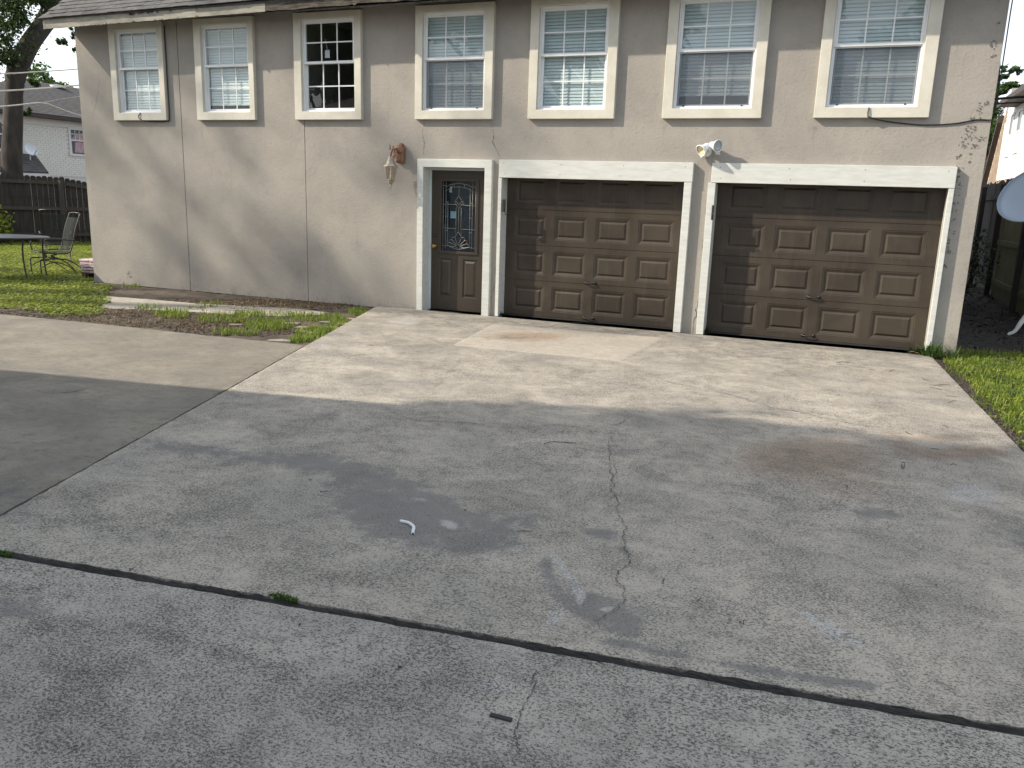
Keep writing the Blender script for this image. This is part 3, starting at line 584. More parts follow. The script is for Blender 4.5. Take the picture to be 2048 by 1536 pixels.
MB().lathe([(.026, 0), (.028, .006), (.02, .016), (.001, .018)], (dx0+.06, DY, 1.09), (0, -1, 0), 18).build('deadbolt', 'black_metal', door, True)

# garage doors
def garage_door(x0, x1, hx0, hx1, xo0, xo1, label):
    GY = .212; zs = [.028, .53, 1.022, 1.508, 2.02]
    hd = MB().box(hx0, hx1, -.004, YW+.004, 1.925, 2.162).build('header_board', 'trim_white', gb, bevel=.004)
    for k_ in range(7):
        nx_ = hx0+.1+(hx1-hx0-.2)*(k_//2)/3; MB().lathe([(.006, 0), (.005, .0015), (.001, .002)], (nx_+random.uniform(-.03, .03), -.004, 1.98 if k_ % 2 else 2.11), (0, -1, 0), 8).build('nail_head', 'vine_dead', hd)
    for xa, xb, nm in ((xo0, x0+.006, 0), (x1-.006, xo1, 1)):
        MB().box(xa, xb, .0, .265, .005, 1.922).build('jamb_trim', 'trim_white', gb, bevel=.004)
    gd = MB().box(x0, x1, GY-.006, GY+.03, .006, .027).build('garage_door', 'rubber', gb); gd['label'] = label
    W = x1-x0; mg = W*.030; cw = (W-2*mg)/4
    for s in range(4):
        a, b = zs[s]+.0025, zs[s+1]-.0025; m = MB(); pz0, pz1 = a+.075, b-.078
        m.quad((x0, GY, a), (x1, GY, a), (x1, GY, pz0), (x0, GY, pz0)); m.quad((x0, GY, pz1), (x1, GY, pz1), (x1, GY, b), (x0, GY, b))
        e = [x0]
        for c in range(4):
            p0, p1 = x0+mg+c*cw+cw*.10, x0+mg+(c+1)*cw-cw*.10
            m.quad((e[-1], GY, pz0), (p0, GY, pz0), (p0, GY, pz1), (e[-1], GY, pz1))
            m.rings((p0, p1, pz0, pz1), [(0, 0), (.006, .004), (.016, .004), (.048, .017), (.052, .017), (.075, .003), (.078, .003)], GY); e.append(p1)
        m.quad((e[-1], GY, pz0), (x1, GY, pz0), (x1, GY, pz1), (e[-1], GY, pz1))
        m.quad((x0, GY, b), (x1, GY, b), (x1, GY+.03, b-.004), (x0, GY+.03, b-.004)); m.quad((x0, GY+.03, a), (x1, GY+.03, a), (x1, GY, a), (x0, GY, a))
        o = m.build('door_section', 'garage_paint', gd)
        r = .0012*(random.random()-.5); o.location.y += r*4
    MB().box(x0, x1, GY+.032, GY+.05, .03, 2.05).build('door_backing', 'rubber', gd)
    return gd, GY
gd1, GY = garage_door(1.295, 3.805, 1.255, 3.90, 1.250, 3.895, 'left garage door, brown with sixteen raised panels')
gd2, GY = garage_door(4.185, 6.80, 4.130, 6.852, 4.098, 6.852, 'right garage door, wider in view and brown')
def pull(gd, px, py, w=.13):
    c = WP(px, py, GY); m = MB(); x, z = c[0], c[2]
    for s in (-1, 1): m.lathe([(.022, 0), (.022, .006), (.010, .012), (.009, .03)], (x+s*w/2, GY, z), (0, -1, 0), 12)
    m.tube([(x-w/2, GY-.028, z), (x-w*.2, GY-.034, z-.004), (x+w*.2, GY-.034, z-.004), (x+w/2, GY-.028, z)], .008, 8); m.build('pull_handle', 'black_metal', gd, True)
for p in ((gd1, 1181, 566), (gd1, 1177, 636), (gd2, 1627, 594), (gd2, 1616, 671)): pull(*p)
# keypads on the jambs
c = WP(1008, 411, -.01)
kp = thing('keypad', (c[0], 0, c[2]), 'black keypad box on the white jamb left of the left garage door', 'keypad')
MB().box(c[0]-.022, c[0]+.022, -.03, -.001, c[2]-.085, c[2]+.085).build('housing', 'black_metal', kp, bevel=.006); MB().box(c[0]-.018, c[0]+.018, -.036, -.031, c[2]-.08, c[2]-.03).build('keypad_cover', 'rubber', kp, bevel=.003)
MB().tube([(c[0]+.02, -.012, c[2]-.085), (c[0]+.02, -.01, c[2]-.12), (c[0]+.04, .06, c[2]-.13)], .006, 6).build('cord', 'cable_black', kp)
c = WP(1425, 425, -.01)
kp = thing('door_sensor', (c[0], 0, c[2]), 'narrow black bracket on the white jamb left of the right garage door', 'bracket')
MB().box(c[0]-.012, c[0]+.016, -.022, -.001, c[2]-.09, c[2]+.09).build('plate', 'black_metal', kp, bevel=.004); MB().tube([(c[0], -.02, c[2]+.02), (c[0]+.02, -.04, c[2]-.02), (c[0], -.02, c[2]-.07)], .006, 6).build('latch', 'black_metal', kp)

# roof over the left eave
FY = -.36; fx0, fx1 = -6.66, 7.5
def fz(x): return 4.077+min(1, (x-fx0)/6.6)*.092
rp = .76; rn = math.sqrt(1+rp*rp)
lens = [fx0, -5.30, -4.03, -2.28, 1.2, fx1]
for i in range(5):
    a, b = lens[i]+.002, lens[i+1]-.002; rot = i == 3; m = MB()
    xs = np.linspace(a, b, 24)
    P = []
    for x in xs:
        zb, zt = fz(x)+(rng.normal(0, .008) if rot else rng.normal(0, .0012)), fz(x)+.145
        chew = 0
        if i in (1, 2) and -4.9 < x < -3.6: chew = abs(rng.normal(0, .022))
        P += [(x, FY, zb), (x, FY+.025, zb), (x, FY+.025, zt-chew), (x, FY, zt-chew)]
    n = len(xs); m.add(P, [(k*4+j, k*4+(j+1) % 4, k*4+4+(j+1) % 4, k*4+4+j) for k in range(n-1) for j in range(4)]+[(0, 1, 2, 3), (n*4-1, n*4-2, n*4-3, n*4-4)])
    o = m.build('fascia_board', 'rotten_wood' if rot else 'fascia_paint', gb)
    if rot: o['label'] = 'weathered rotten length of fascia with peeling paint'
m = MB()
for _ in range(26): # peeling paint and splinters on the fascia
    x = random.choice((random.uniform(-4.9, -3.5), random.uniform(-2.2, 1)*1)); z = fz(x)+random.choice((.14, .13, .12, .02)); s = random.uniform(.02, .07)
    m.add([(x, FY-.003, z), (x+s, FY-.004, z+random.uniform(-.01, .01)), (x+s*.8, FY-.014, z-s*.35), (x+.2*s, FY-.018, z-s*.5)], [(0, 1, 2, 3)])
m.build('peeling_flakes', 'rotten_wood', gb)['kind'] = 'stuff'
m = MB()
for _ in range(30):
    x = random.choice((random.uniform(-5.9, -5.0), random.uniform(-4.6, -3.8))); z = fz(x)+random.choice((.0, .005)); s = random.uniform(.03, .09)
    m.add([(x, FY-.002, z+.01), (x+.01, FY-.002, z+.012), (x+s, FY-.012, z-s*.4)], [(0, 1, 2)])
m.build('splinters', 'rotten_wood', gb)['kind'] = 'stuff'
MB().hexa([(fx0, FY+.026, fz(fx0)+.01), (fx1, FY+.026, fz(3)+.01), (fx1, YW-.002, fz(3)+.16), (fx0, YW-.002, fz(fx0)+.16), (fx0, FY+.026, fz(fx0)+.03), (fx1, FY+.026, fz(3)+.03), (fx1, YW-.002, fz(3)+.18), (fx0, YW-.002, fz(fx0)+.18)]).build('soffit', 'rotten_wood', gb)
def roof_pt(x, d, up=0): # d along slope from the eave edge
    z0 = fz(x)+.165; return (x, FY-.02+d/rn-up*rp/rn, z0+d*rp/rn+up/rn)
def roof_slab(d0, d1, mat, name):
    m = MB(); p = [roof_pt(fx0-.05, d0, -.03), roof_pt(fx1, d0, -.03), roof_pt(fx1, d1, -.03), roof_pt(fx0-.05, d1, -.03), roof_pt(fx0-.05, d0, 0), roof_pt(fx1, d0, 0), roof_pt(fx1, d1, 0), roof_pt(fx0-.05, d1, 0)]
    return m.hexa(p).build(name, mat, gb)
roof = roof_slab(0, 5.2, 'shingle', 'roof')
MB().hexa([(fx0-.05, 3.66, 7.2), (fx1, 3.66, 7.2), (fx1, 10.4, 4.2), (fx0-.05, 10.4, 4.2), (fx0-.05, 3.66, 7.26), (fx1, 3.66, 7.26), (fx1, 10.4, 4.26), (fx0-.05, 10.4, 4.26)]).build('rear_roof', 'shingle', gb)
def shingle_at(m, x0, x1, d0, d1, lift):
    m.hexa([roof_pt(x0, d0, .002+lift), roof_pt(x1, d0, .002+lift), roof_pt(x1, d1, .001), roof_pt(x0, d1, .001), roof_pt(x0, d0, .011+lift), roof_pt(x1, d0, .011+lift), roof_pt(x1, d1, .003), roof_pt(x0, d1, .003)])
for r in range(6):
    x = fx0-.06+(r % 2)*.15; d = -.03+r*.135
    while x < .2:
        wd = random.choice((.30, .33, .27, .36)); m = MB(); shingle_at(m, x+.002, min(x+wd, 1.2)-.002, d+random.uniform(-.008, .008), d+.16, random.choice((0, .002, .005))); m.build('shingle', 'shingle', roof); x += wd
m = MB()
for r in range(6, 34):
    x = fx0-.06
    while x < .6: shingle_at(m, x, x+.31, -.03+r*.135, r*.135+.13, .001); x += .315
for r in range(6): shingle_at(m, .55, fx1, -.03+r*.135, r*.135+.13, .001)
m.build('shingle_courses', 'shingle', roof)['kind'] = 'stuff'

# cracks and old vine residue on the stucco
def wcrack(pts, w, j=.06, mat='crack_dark'):
    m = MB(); ribbon(m, fracline([WP(*p)*[1, 0, 1]+[0, YW-.0025, 0] for p in pts], j, 4), w, (0, 1, 0)); m.build('crack', mat, gb)
wcrack([(848, 240), (846, 275), (848, 315)], .006); wcrack([(984, 245), (985, 285), (996, 305), (1000, 318)], .007)
wcrack([(1404, 588), (1396, 602), (1396, 612), (1391, 620), (1393, 632), (1388, 638), (1387, 652), (1386, 667)], .013); wcrack([(1410, 400), (1406, 480), (1402, 560), (1401, 590)], .006)
wcrack([(996, 520), (991, 545), (994, 558), (986, 580), (984, 605), (983, 622)], .006); wcrack([(1372, 590), (1370, 610), (1367, 640)], .004, mat='crack_soft')
wcrack([(196, 132), (200, 160), (195, 190), (190, 215), (182, 235)], .006, mat='vine_dead')
m = MB()
def blot(px, py, r, n):
    c = WP(px, py, YW)
    for _ in range(int(n*1.1)):
        a = random.uniform(0, 6.28); q = 1.15*r*random.random()**.8; x, z = c[0]+q*math.cos(a)*1.1, c[2]+q*math.sin(a)*.8; s = random.uniform(.003, .013)
        P = [(x+s*random.uniform(.5, 1.2)*math.cos(t_*1.257), YW-.002-random.uniform(0, .004), z+s*random.uniform(.4, 1)*math.sin(t_*1.257)) for t_ in range(5)]; m.add(P, [(0, 1, 2, 3, 4)])
for p in [(1983, 90, .05, 18), (1986, 112, .02, 5), (1998, 45, .03, 6), (1967, 210, .05, 16), (1958, 222, .04, 9), (1950, 240, .05, 12), (1940, 258, .055, 22), (1936, 272, .055, 20), (1961, 278, .05, 16), (1951, 292, .04, 12), (1929, 290, .045, 14),
          (1920, 312, .04, 10), (1941, 308, .02, 4), (1938, 325, .02, 4), (1915, 340, .05, 16), (1914, 360, .06, 18), (1913, 374, .05, 14), (1908, 390, .05, 10), (1906, 405, .04, 10), (1903, 425, .06, 14), (1908, 440, .04, 8), (1903, 462, .05, 12),
          (1898, 480, .05, 14), (1893, 505, .05, 14), (1890, 530, .04, 10), (1900, 500, .06, 8), (1888, 350, .01, 2), (257, 547, .05, 16), (262, 555, .03, 8)]: blot(*p)
m.build('dried_vine_remains', 'vine_dead', gb)['kind'] = 'stuff'

# wall lantern
lc = WP(797, 314, YW); lx, lz = lc[0], lc[2]
la = thing('wall_lantern', (lx, YW, lz), 'coach lantern with a rusty copper back plate left of the entry door', 'lantern')
m = MB(); pr = [(-.055, -.11), (.055, -.11), (.06, .06), (.035, .115), (0, .135), (-.035, .115), (-.06, .06)]; nP = len(pr)
m.add([(lx+.045+a, YW, lz+.02+b) for a, b in pr]+[(lx+.045+a*.96, YW-.05, lz+.02+b*.97) for a, b in pr]+[(lx+.045+a*.7, YW-.065, lz+.02+b*.75) for a, b in pr],
      [(i, (i+1) % nP, nP+(i+1) % nP, nP+i) for i in range(nP)]+[(nP+i, nP+(i+1) % nP, 2*nP+(i+1) % nP, 2*nP+i) for i in range(nP)]+[tuple(range(2*nP, 3*nP))]); m.build('back_plate', 'rusty_copper', la, bevel=.004)
ly = YW-.19; m = MB().tube([(lx+.045, YW-.06, lz+.03), (lx+.03, YW-.11, lz+.075), (lx+.005, ly+.03, lz+.06), (lx, ly, lz+.02), (lx, ly, lz-.03)], [.018, .014, .012, .014, .016], 8)
m.tube([(lx-.02, ly+.02, lz+.06), (lx-.022, ly+.015, lz+.11), (lx-.02, ly+.012, lz+.14)], [.009, .006, .003], 6); m.build('arm', 'rusty_copper', la, True)
m = MB()
for k in range(14):
    a = k*2.4; c = Vector((lx+.02+.03*math.cos(a), YW-.09-.03*(k % 3), lz+.055-.012*k+.05)); s = .026
    m.add([c+Vector((-s, 0, 0)), c+Vector((0, -.012, s*.9)), c+Vector((s*.9, -.02, .004)), c+Vector((0, -.016, -s*.8))], [(0, 1, 2, 3)])
m.build('leaf_ornament', 'rusty_copper', la)
m = MB().lathe([(.022, .045), (.03, .04), (.034, .02), (.062, -.055), (.088, -.075), (.092, -.085), (.085, -.09)], (lx, ly, lz-.06), (0, 0, 1), 6); m.build('lantern_cap', 'aged_metal', la, bevel=.002)
m = MB()
for k in range(6):
    a = k*math.pi/3; d = Vector((math.cos(a), math.sin(a), 0)); m.tube([Vector((lx, ly, lz-.15))+d*.082, Vector((lx, ly, lz-.25))+d*.066, Vector((lx, ly, lz-.31))+d*.045], .005, 5)
m.lathe([(.045, 0), (.052, .006), (.046, .014)], (lx, ly, lz-.316), (0, 0, 1), 12); m.lathe([(.04, 0), (.034, -.018), (.02, -.04), (.006, -.05), (.014, -.058), (.006, -.066), (.004, -.1), (.001, -.105)], (lx, ly, lz-.316), (0, 0, 1), 12); m.build('cage', 'aged_metal', la, True)
m = MB().lathe([(.078, -.152), (.062, -.25), (.042, -.308)], (lx, ly, lz), (0, 0, 1), 6, False); m.build('glass_shade', 'lamp_glass', la)
m = MB().lathe([(.013, -.305), (.013, -.25), (.004, -.235), (.012, -.215), (.001, -.19)], (lx, ly, lz), (0, 0, 1), 10); m.build('bulb', 'paper', la, True)
la.scale = (1.14, 1.14, 1.14); la.location.z += .02
# security floodlight
sc0 = WP(1418, 300, YW)
sf = thing('security_light', (sc0[0], YW, sc0[2]), 'white twin-head security floodlight on the stucco between the garage doors', 'floodlight')
cx, cz = sc0[0], sc0[2]
MB().lathe([(.055, 0), (.055, .02), (.03, .035)], (cx-.02, YW, cz-.02), (0, -1, 0), 20).build('wall_base', 'white_metal', sf, True)
MB().tube([(cx-.02, YW-.03, cz-.02), (cx-.01, YW-.07, cz+.02), (cx+.0, YW-.08, cz+.045)], .018, 10).build('swivel_arm', 'white_metal', sf, True)
def head(org, ax, lens_mat, s=1, label=None):
    h = MB().lathe([(.001, 0), (.03*s, .002), (.036*s, .02), (.038*s, .06), (.044*s, .075), (.064*s, .115), (.066*s, .125), (.058*s, .128), (.054*s, .118)], org, ax, 26, False).build('lamp_head', 'white_metal', sf, True)
    if label: h['label'] = label
    MB().lathe([(.054*s, .117), (.057*s, .119), (.05*s, .116)], org, ax, 26, False).build('gasket', 'rubber', h); MB().lathe([(.05*s, .116), (.03*s, .108), (.001, .102)], org, ax, 26, False).build('lens', lens_mat, h, True)
head((cx+.0, YW-.07, cz+.045), (-.52, -.68, -.52), 'reflector', 1.05, 'head turned to the left with a warm reflection painted in yellow'); head((cx+.02, YW-.06, cz+.05), (.74, -.60, -.12), 'grey_lens', 1.05)
MB().lathe([(.024, 0), (.028, .02), (.022, .06), (.001, .075)], (cx-.035, YW-.02, cz-.04), (-.45, -.5, -.65), 14).build('motion_sensor', 'white_metal', sf, True)
sf.scale = (1.12, 1.12, 1.12)
# cables on the facade
def cable(name, pts, r, mat, label, cat='cable', grp=None): return tag(MB().tube(pts, r, 6).build(name, mat, None, True), label, cat, grp)
def smooth_pts(P, n=5):
    P = [np.array(p, float) for p in P]; Q = []
    for i in range(len(P)-1):
        p0, p1, p2, p3 = P[max(i-1, 0)], P[i], P[i+1], P[min(i+2, len(P)-1)]
        for t_ in np.linspace(0, 1, n, endpoint=False): Q.append(.5*((2*p1)+(-p0+p2)*t_+(2*p0-5*p1+4*p2-p3)*t_**2+(-p0+3*p1-3*p2+p3)*t_**3))
    return Q+[P[-1]]
cable('wall_cable', smooth_pts([WP(1738, 215, -.006), WP(1736, 228, -.014), WP(1742, 236, .0), WP(1790, 245, .05), WP(1850, 250, .05), WP(1910, 247, .05), WP(1950, 240, .05), WP(1975, 240, .05), np.array([XR+.01, .06, 2.66]), np.array([XR+.02, .3, 2.6])]), .007, 'cable_black', 'black cable hanging from the right window sill to the building corner')
cable('wall_cable', smooth_pts([WP(281, 226, -.006), WP(277, 232, -.014), WP(280, 238, -.012), WP(292, 242, .03), WP(315, 243.5, .045), WP(334, 242, .045), np.array([-4.535, .045, 2.75]), np.array([-4.535, .045, 3.3]), np.array([-4.535, .045, 4.12])]), .007, 'cable_black', 'black cable running from the left window sill up beside its trim')
c = np.array([XR+.03, .1, 0]); cable('corner_cable', smooth_pts([c+[.02, 0, 4.25], c+[.0, 0, 3.9], c+[0, 0, 3.2], c+[-.01, 0, 2.75], c+[-.02, .1, 2.55]]), .007, 'cable_black', 'thick black cable running down the right corner of the building')
ins = thing('insulator', (XR+.06, .1, 4.15), 'small grey insulator on the right building corner near the roof', 'insulator'); MB().lathe([(.012, 0), (.03, .01), (.03, .03), (.014, .035), (.03, .045), (.03, .06), (.008, .07)], (XR+.03, .1, 4.16), (1, 0, .2), 12).build('body', 'galv', ins, True); MB().box(XR, XR+.03, .08, .12, 4.12, 4.2).build('bracket', 'galv', ins)

# ------------------------------------------------------------------ planting bed left of the driveway
wk = tag(thing('walkway', (-3, -1, 0), None, None), 'old narrow concrete walk along the stucco wall', kind='structure')
def flat_stone(poly, z, t, mat, name, parent=None, jit=.004):
    n = len(poly); top = [(p[0]+rng.normal(0, jit), p[1]+rng.normal(0, jit), z+rng.normal(0, .002)) for p in poly]; bot = [(p[0], p[1], z-t) for p in top]
    return MB().add(top+bot, [tuple(range(n))]+[((i+1) % n, i, n+i, n+(i+1) % n) for i in range(n)]).build(name, mat, parent, bevel=.006)
STAINS.clear()
w0 = [GP(203, 611), GP(203, 590), GP(400, 607), GP(395, 628)]
slab(GP(203, 613), GP(408, 621), GP(395, 604), GP(207, 589), 'concrete_walk', .06, wk, 'walk_slab', z=-.018, t=.06, wob=.008); slab(GP(409, 621), GP(470, 627), GP(600, 615), GP(396, 604), 'concrete_walk', .06, wk, 'walk_slab', z=-.017, t=.06, wob=.008)
slab(GP(472, 627), GP(568, 629), GP(655, 622), GP(601, 615), 'concrete_walk', .06, wk, 'walk_slab', z=-.018, t=.06, wob=.008)
bricks = [(560, 678, 26, 'stone_grey'), (612, 660, 14, 'stone_grey'), (630, 664, 15, 'stone_grey'), (606, 651, 15, 'brick_pale'), (585, 644, 14, 'stone_grey'), (662, 652, 16, 'brick_pale'), (690, 646, 18, 'brick_pale'), (704, 636, 14, 'brick_pale'), (650, 642, 12, 'stone_grey'), (630, 627, 22, 'stone_grey'), (470, 646, 14, 'brick_pale'), (676, 655, 12, 'brick_pale')]
PL = ['flat grey flagstone in the soil by the slab edge, largest of the paving stones', 'grey paving stone just right of the dark soil, above the corner grass', 'grey stone touching the brightest corner grass', 'pale brick at the left rim of the stone group', 'grey stone farthest left behind the grass clump',
      'pale brick in the middle of the grass by the driveway edge', 'pinkish brick touching the driveway edge', 'pinkish brick nearest the stucco wall at the driveway edge', 'small grey stone between two grass strips', 'thin grey flagstone at the right end of the concrete walk', 'lone pale brick half sunk in soil left of the grassy patch', 'small pale brick just above the corner grass tufts']
for i, (px, py, r, mt) in enumerate(bricks):
    c = GP(px, py); a = GP(px+r, py)-c; L0 = np.linalg.norm(a); wd = L0*random.uniform(.55, .8); a = a/L0; th = random.uniform(-.4, .4); ca, sa_ = math.cos(th), math.sin(th)
    u = np.array([a[0]*ca-a[1]*sa_, a[0]*sa_+a[1]*ca, 0]); v = np.array([-u[1], u[0], 0]); P = [c-u*L0-v*wd*.6, c+u*L0*.9-v*wd*.7, c+u*L0+v*wd*.5, c+u*.1*L0+v*wd*.7, c-u*L0*.9+v*wd*.6]
    o = flat_stone(P, -.010+random.uniform(-.004, .006), .07, mt, 'paving_stone', None, .012)
    tag(o, PL[i], 'paving stone', 'paving stones sunk in the grass')
# vegetation density on the left
def scatter(px, py, rx, ry, n):
    c = GP(px, py, -.04); a = GP(px+rx, py, -.04)-c; b = GP(px, py+ry, -.04)-c; t_ = rng.uniform(0, 2*np.pi, n); r = np.sqrt(rng.random(n)); P = c+a*(r*np.cos(t_))[:, None]+b*(r*np.sin(t_))[:, None]; P[:, 2] = hgt(P[:, 0], P[:, 1]); return P
wl0, wl1 = GP(203, 600)[:2], GP(655, 619)[:2]
def off_walk(P):
    d = wl1-wl0; L_ = np.linalg.norm(d); t_ = ((P[:, :2]-wl0)@d)/L_; q = np.abs((P[:, 0]-wl0[0])*d[1]-(P[:, 1]-wl0[1])*d[0])/L_
    return P[~((q < .33) & (t_ > -.2) & (t_ < L_-.3)) | (rng.random(len(P)) < .05)]
def off_concrete(P):
    s = sa[0]+sd[0]*(P[:, 1]-sa[1]); e = sl_l[1]+(sl_r[1]-sl_l[1])*(P[:, 0]-sl_l[0])/(sl_r[0]-sl_l[0])
    return P[(P[:, 0] < s-.01) & (P[:, 1] > e+.01) & (P[:, 1] < YW+.02) | (P[:, 0] < XL-.03) & (P[:, 1] > e+.01)]
T = []
for px, py, rx, ry, n in [(345, 630, 42, 10, 900), (300, 620, 30, 6, 260), (420, 612, 30, 7, 200), (445, 640, 60, 12, 900), (540, 652, 60, 13, 1900), (470, 668, 55, 6, 500), (640, 668, 60, 14, 1800), (600, 684, 30, 6, 600), (690, 650, 40, 10, 800), (640, 640, 60, 8, 900), (720, 628, 30, 7, 700), (600, 633, 40, 4, 260), (560, 634, 80, 6, 500), (260, 575, 26, 4, 160), (395, 620, 25, 4, 120), (500, 632, 40, 6, 500), (700, 660, 50, 14, 600), (660, 680, 40, 8, 500)]: T.append(scatter(px, py, rx*.85, ry*.8, int(n*.42)))
P = off_concrete(np.concatenate(T)); tag(blades('bed_grass', P, .075, .009, 'grass_blade', lean=.8), 'bright grass tufts between the paving stones', kind='stuff')
P = off_concrete(np.concatenate([scatter(420, 612, 230, 14, 5200), scatter(560, 612, 160, 10, 3200), scatter(300, 640, 270, 16, 3600), scatter(480, 655, 140, 18, 2400), scatter(150, 628, 160, 8, 900)])); P = off_walk(P); o = leaves('leaf_litter', P+[0, 0, .012], .045, 'litter', aspect=.35, nrm=((0, 0, 1), .45)); o['kind'] = 'stuff'
P = off_concrete(np.concatenate([scatter(380, 640, 260, 20, 1200), scatter(560, 608, 160, 10, 900)])); blades('dry_stalks', P, .05, .006, 'dry_grass', lean=1.3)
# lawn
n = 210000; X = rng.uniform(-16.5, -3.3, n); Y = rng.uniform(-3.6, 9.5, n); P = np.stack([X, Y, hgt(X, Y)], 1); e = sl_l[1]+(sl_r[1]-sl_l[1])*(X-sl_l[0])/(sl_r[0]-sl_l[0])
gn = np.array([mnoise.noise(Vector((x*.9, y*.9, 3.1))) for x, y in zip(X, Y)]); g2 = np.array([mnoise.noise(Vector((x*3, y*3, 7.7))) for x, y in zip(X, Y)])
lim = GP(212, 590, 0); lim2 = GP(205, 625, 0)
edge = lim[0]+(lim2[0]-lim[0])*(Y-lim[1])/(lim2[1]-lim[1]); dirt = e+.42+.22*gn+.25*g2
keep = (X < edge+.25*g2) & (Y > dirt) & (gn*.8+g2*.5 > -.52) & ((X < XL-.05) | (Y < YW-.35+.2*g2))
P = P[keep]; tn = np.clip(.5+.45*gn[keep]+.2*rng.normal(size=keep.sum()), 0, 1)
h = len(P)*3//5; o = leaves('lawn', P[:h]+[0, 0, 1]*(.02+.035*rng.random((h, 1))), .046, 'clover', tint=tn[:h], aspect=.8, nrm=((0, 0, 1), .55)); tag(o, 'yellow-green clover lawn beside the patio table', kind='stuff')
tag(blades('lawn', P[h:], .06, .008, 'grass_blade', lean=.8, tint=np.clip(tn[h:]+.1, 0, 1)), 'blades of grass among the clover lawn', kind='stuff')

# ------------------------------------------------------------------ right verge
e0, e1 = GP(1862, 712), GP(2048, 952); n = 26000; X = rng.uniform(6.85, 9.4, n); Y = rng.uniform(-6.2, .95, n); g2 = np.array([mnoise.noise(Vector((x*2.6, y*2.6, 1.7))) for x, y in zip(X, Y)])
rx_ = np.interp(Y, [-7.8, 0], [7.33, 6.86]); d = X-rx_; keep = (d > .015+.22*np.clip(g2+.15, 0, 1)) & (Y < .75+.2*g2) & ((d > .12) | (rng.random(n) < .3)) & ~((X < 7.13) & (Y > .05))
P = np.stack([X, Y, hgt(X, Y)], 1)[keep]; tn = np.clip(.45+.5*g2[keep]+.2*rng.normal(size=keep.sum()), 0, 1)
tag(blades('verge_grass', P, .07, .009, 'grass_blade', lean=.9, tint=tn), 'short green grass right of the driveway', kind='stuff')
m_ = rng.random(len(P)) < .5; o = leaves('verge_clover', P[m_]+[0, 0, .03], .03, 'clover', aspect=.8, nrm=((0, 0, 1), .6), tint=tn[m_]); o['kind'] = 'stuff'
n = 2500; Y = rng.uniform(-6, .2, n); X = np.interp(Y, [-7.8, 0], [7.33, 6.86])+np.abs(rng.normal(.08, .12, n)); P = np.stack([X, Y, hgt(X, Y)+.01], 1); o = leaves('verge_litter', P, .035, 'litter', aspect=.3, nrm=((0, 0, 1), .4)); o['kind'] = 'stuff'
n = 3500; X = rng.uniform(7.15, 9.6, n); Y = rng.uniform(.6, 10, n); o = leaves('dead_leaves', np.stack([X, Y, hgt(X, Y)+.015], 1), .055, 'litter_dark', aspect=.5, nrm=((0, 0, 1), .5), tint=np.clip(rng.normal(.25, .25, n), 0, 1)); o['kind'] = 'stuff'
cst = GP(1930, 700); weeds('weed_clump', (6.86, -.06, 0), .10, .05, 90, .14, .02, label='leafy weeds at the foot of the right garage door frame', cat='weed', group='weeds along the driveway')
weeds('weed_clump', (6.70, .02, 0), .10, .03, 40, .10, .022, 'vine_leaf', label='dark broad-leaved weeds in the right garage door corner', cat='weed', group='weeds along the driveway'); weeds('weed_clump', (7.05, -.02, -.03), .12, .05, 110, .14, .007, label='tall thin grass at the right building corner', cat='weed', group='weeds along the driveway')
weeds('weed_clump', (1.30, .10, 0), .04, .05, 60, .06, .012, 'vine_leaf', label='tiny weeds at the left foot of the left garage door', cat='weed', group='weeds along the driveway'); weeds('weed_clump', (4.21, .14, 0), .04, .06, 70, .09, .012, 'vine_leaf', label='small dark weeds at the left foot of the right garage door', cat='weed', group='weeds along the driveway')
weeds('weed_clump', seam(-5.4), .008, .12, 40, .012, .005, label='thin weeds in the seam between the two driveway slabs', cat='weed', z=-.004, group='weeds along the driveway')

# ------------------------------------------------------------------ litter on the driveway
tube = smooth_pts([GP(801, 1042, .009), GP(815, 1045, .009), GP(824, 1050, .009), GP(827.5, 1055, .009), GP(826, 1062, .009), GP(826, 1067.5, .009)], 6)
tb = thing('bent_tube', tube[0], 'short bent white plastic tube lying on the dark stain', 'tube'); MB().tube(tube, .0085, 10).build('tube_wall', 'tube_white', tb, True)
dd = tube[-1]-tube[-2]; MB().lathe([(.006, 0), (.006, .0012)], tube[-1], dd, 10).build('tube_bore', 'rubber', tb)
c0_, c1_ = GP(980, 1429, .004), GP(1024, 1440, .004); tag(MB().beam(c0_, c1_, .018, .007).build('rubber_strip', 'rubber', None, bevel=.002), 'dark flat strip of rubber lying on the nearest slab', 'strip')
tag(MB().tube(smooth_pts([GP(1088, 888, .004), GP(1100, 884, .006), (GP(1120, 884, .004)), GP(1152, 886, .004)]), .0024, 5).build('wire_scrap', 'cable_black'), 'thin black curved wire lying on the middle of the slab', 'wire')
tag(MB().tube(smooth_pts([GP(1803, 926, .004), GP(1808, 924, .02), GP(1809, 932, .02), GP(1805, 937, .005), GP(1803, 930, .004)]), .0024, 5).build('wire_loop', 'cable_black'), 'small dark wire loop on the slab near the right verge', 'wire')
tw = [((1672, 726), (1686, 722)), ((1690, 724), (1697, 726)), ((1845, 758), (1864, 764)), ((1866, 771), (1900, 768)), ((1860, 774), (1884, 780)), ((1896, 806), (1914, 800)), ((1892, 792), (1915, 794)), ((1738, 739), (1750, 741)), ((1778, 743), (1790, 739)), ((1812, 862), (1826, 870)), ((1884, 850), (1896, 856)), ((1488, 1248), (1495, 1240)), ((1193, 1322), (1204, 1331)),
      ((1395, 1205), (1402, 1196)), ((258, 1142), (270, 1134)), ((1326, 1168), (1330, 1156)), ((640, 983), (655, 981)), ((1035, 1062), (1064, 1063)), ((1690, 970), (1693, 978)), ((1862, 897), (1880, 899)), ((1900, 929), (1914, 930)), ((1380, 845), (1384, 842)), ((1030, 735), (1042, 733)), ((735, 690), (750, 692))]
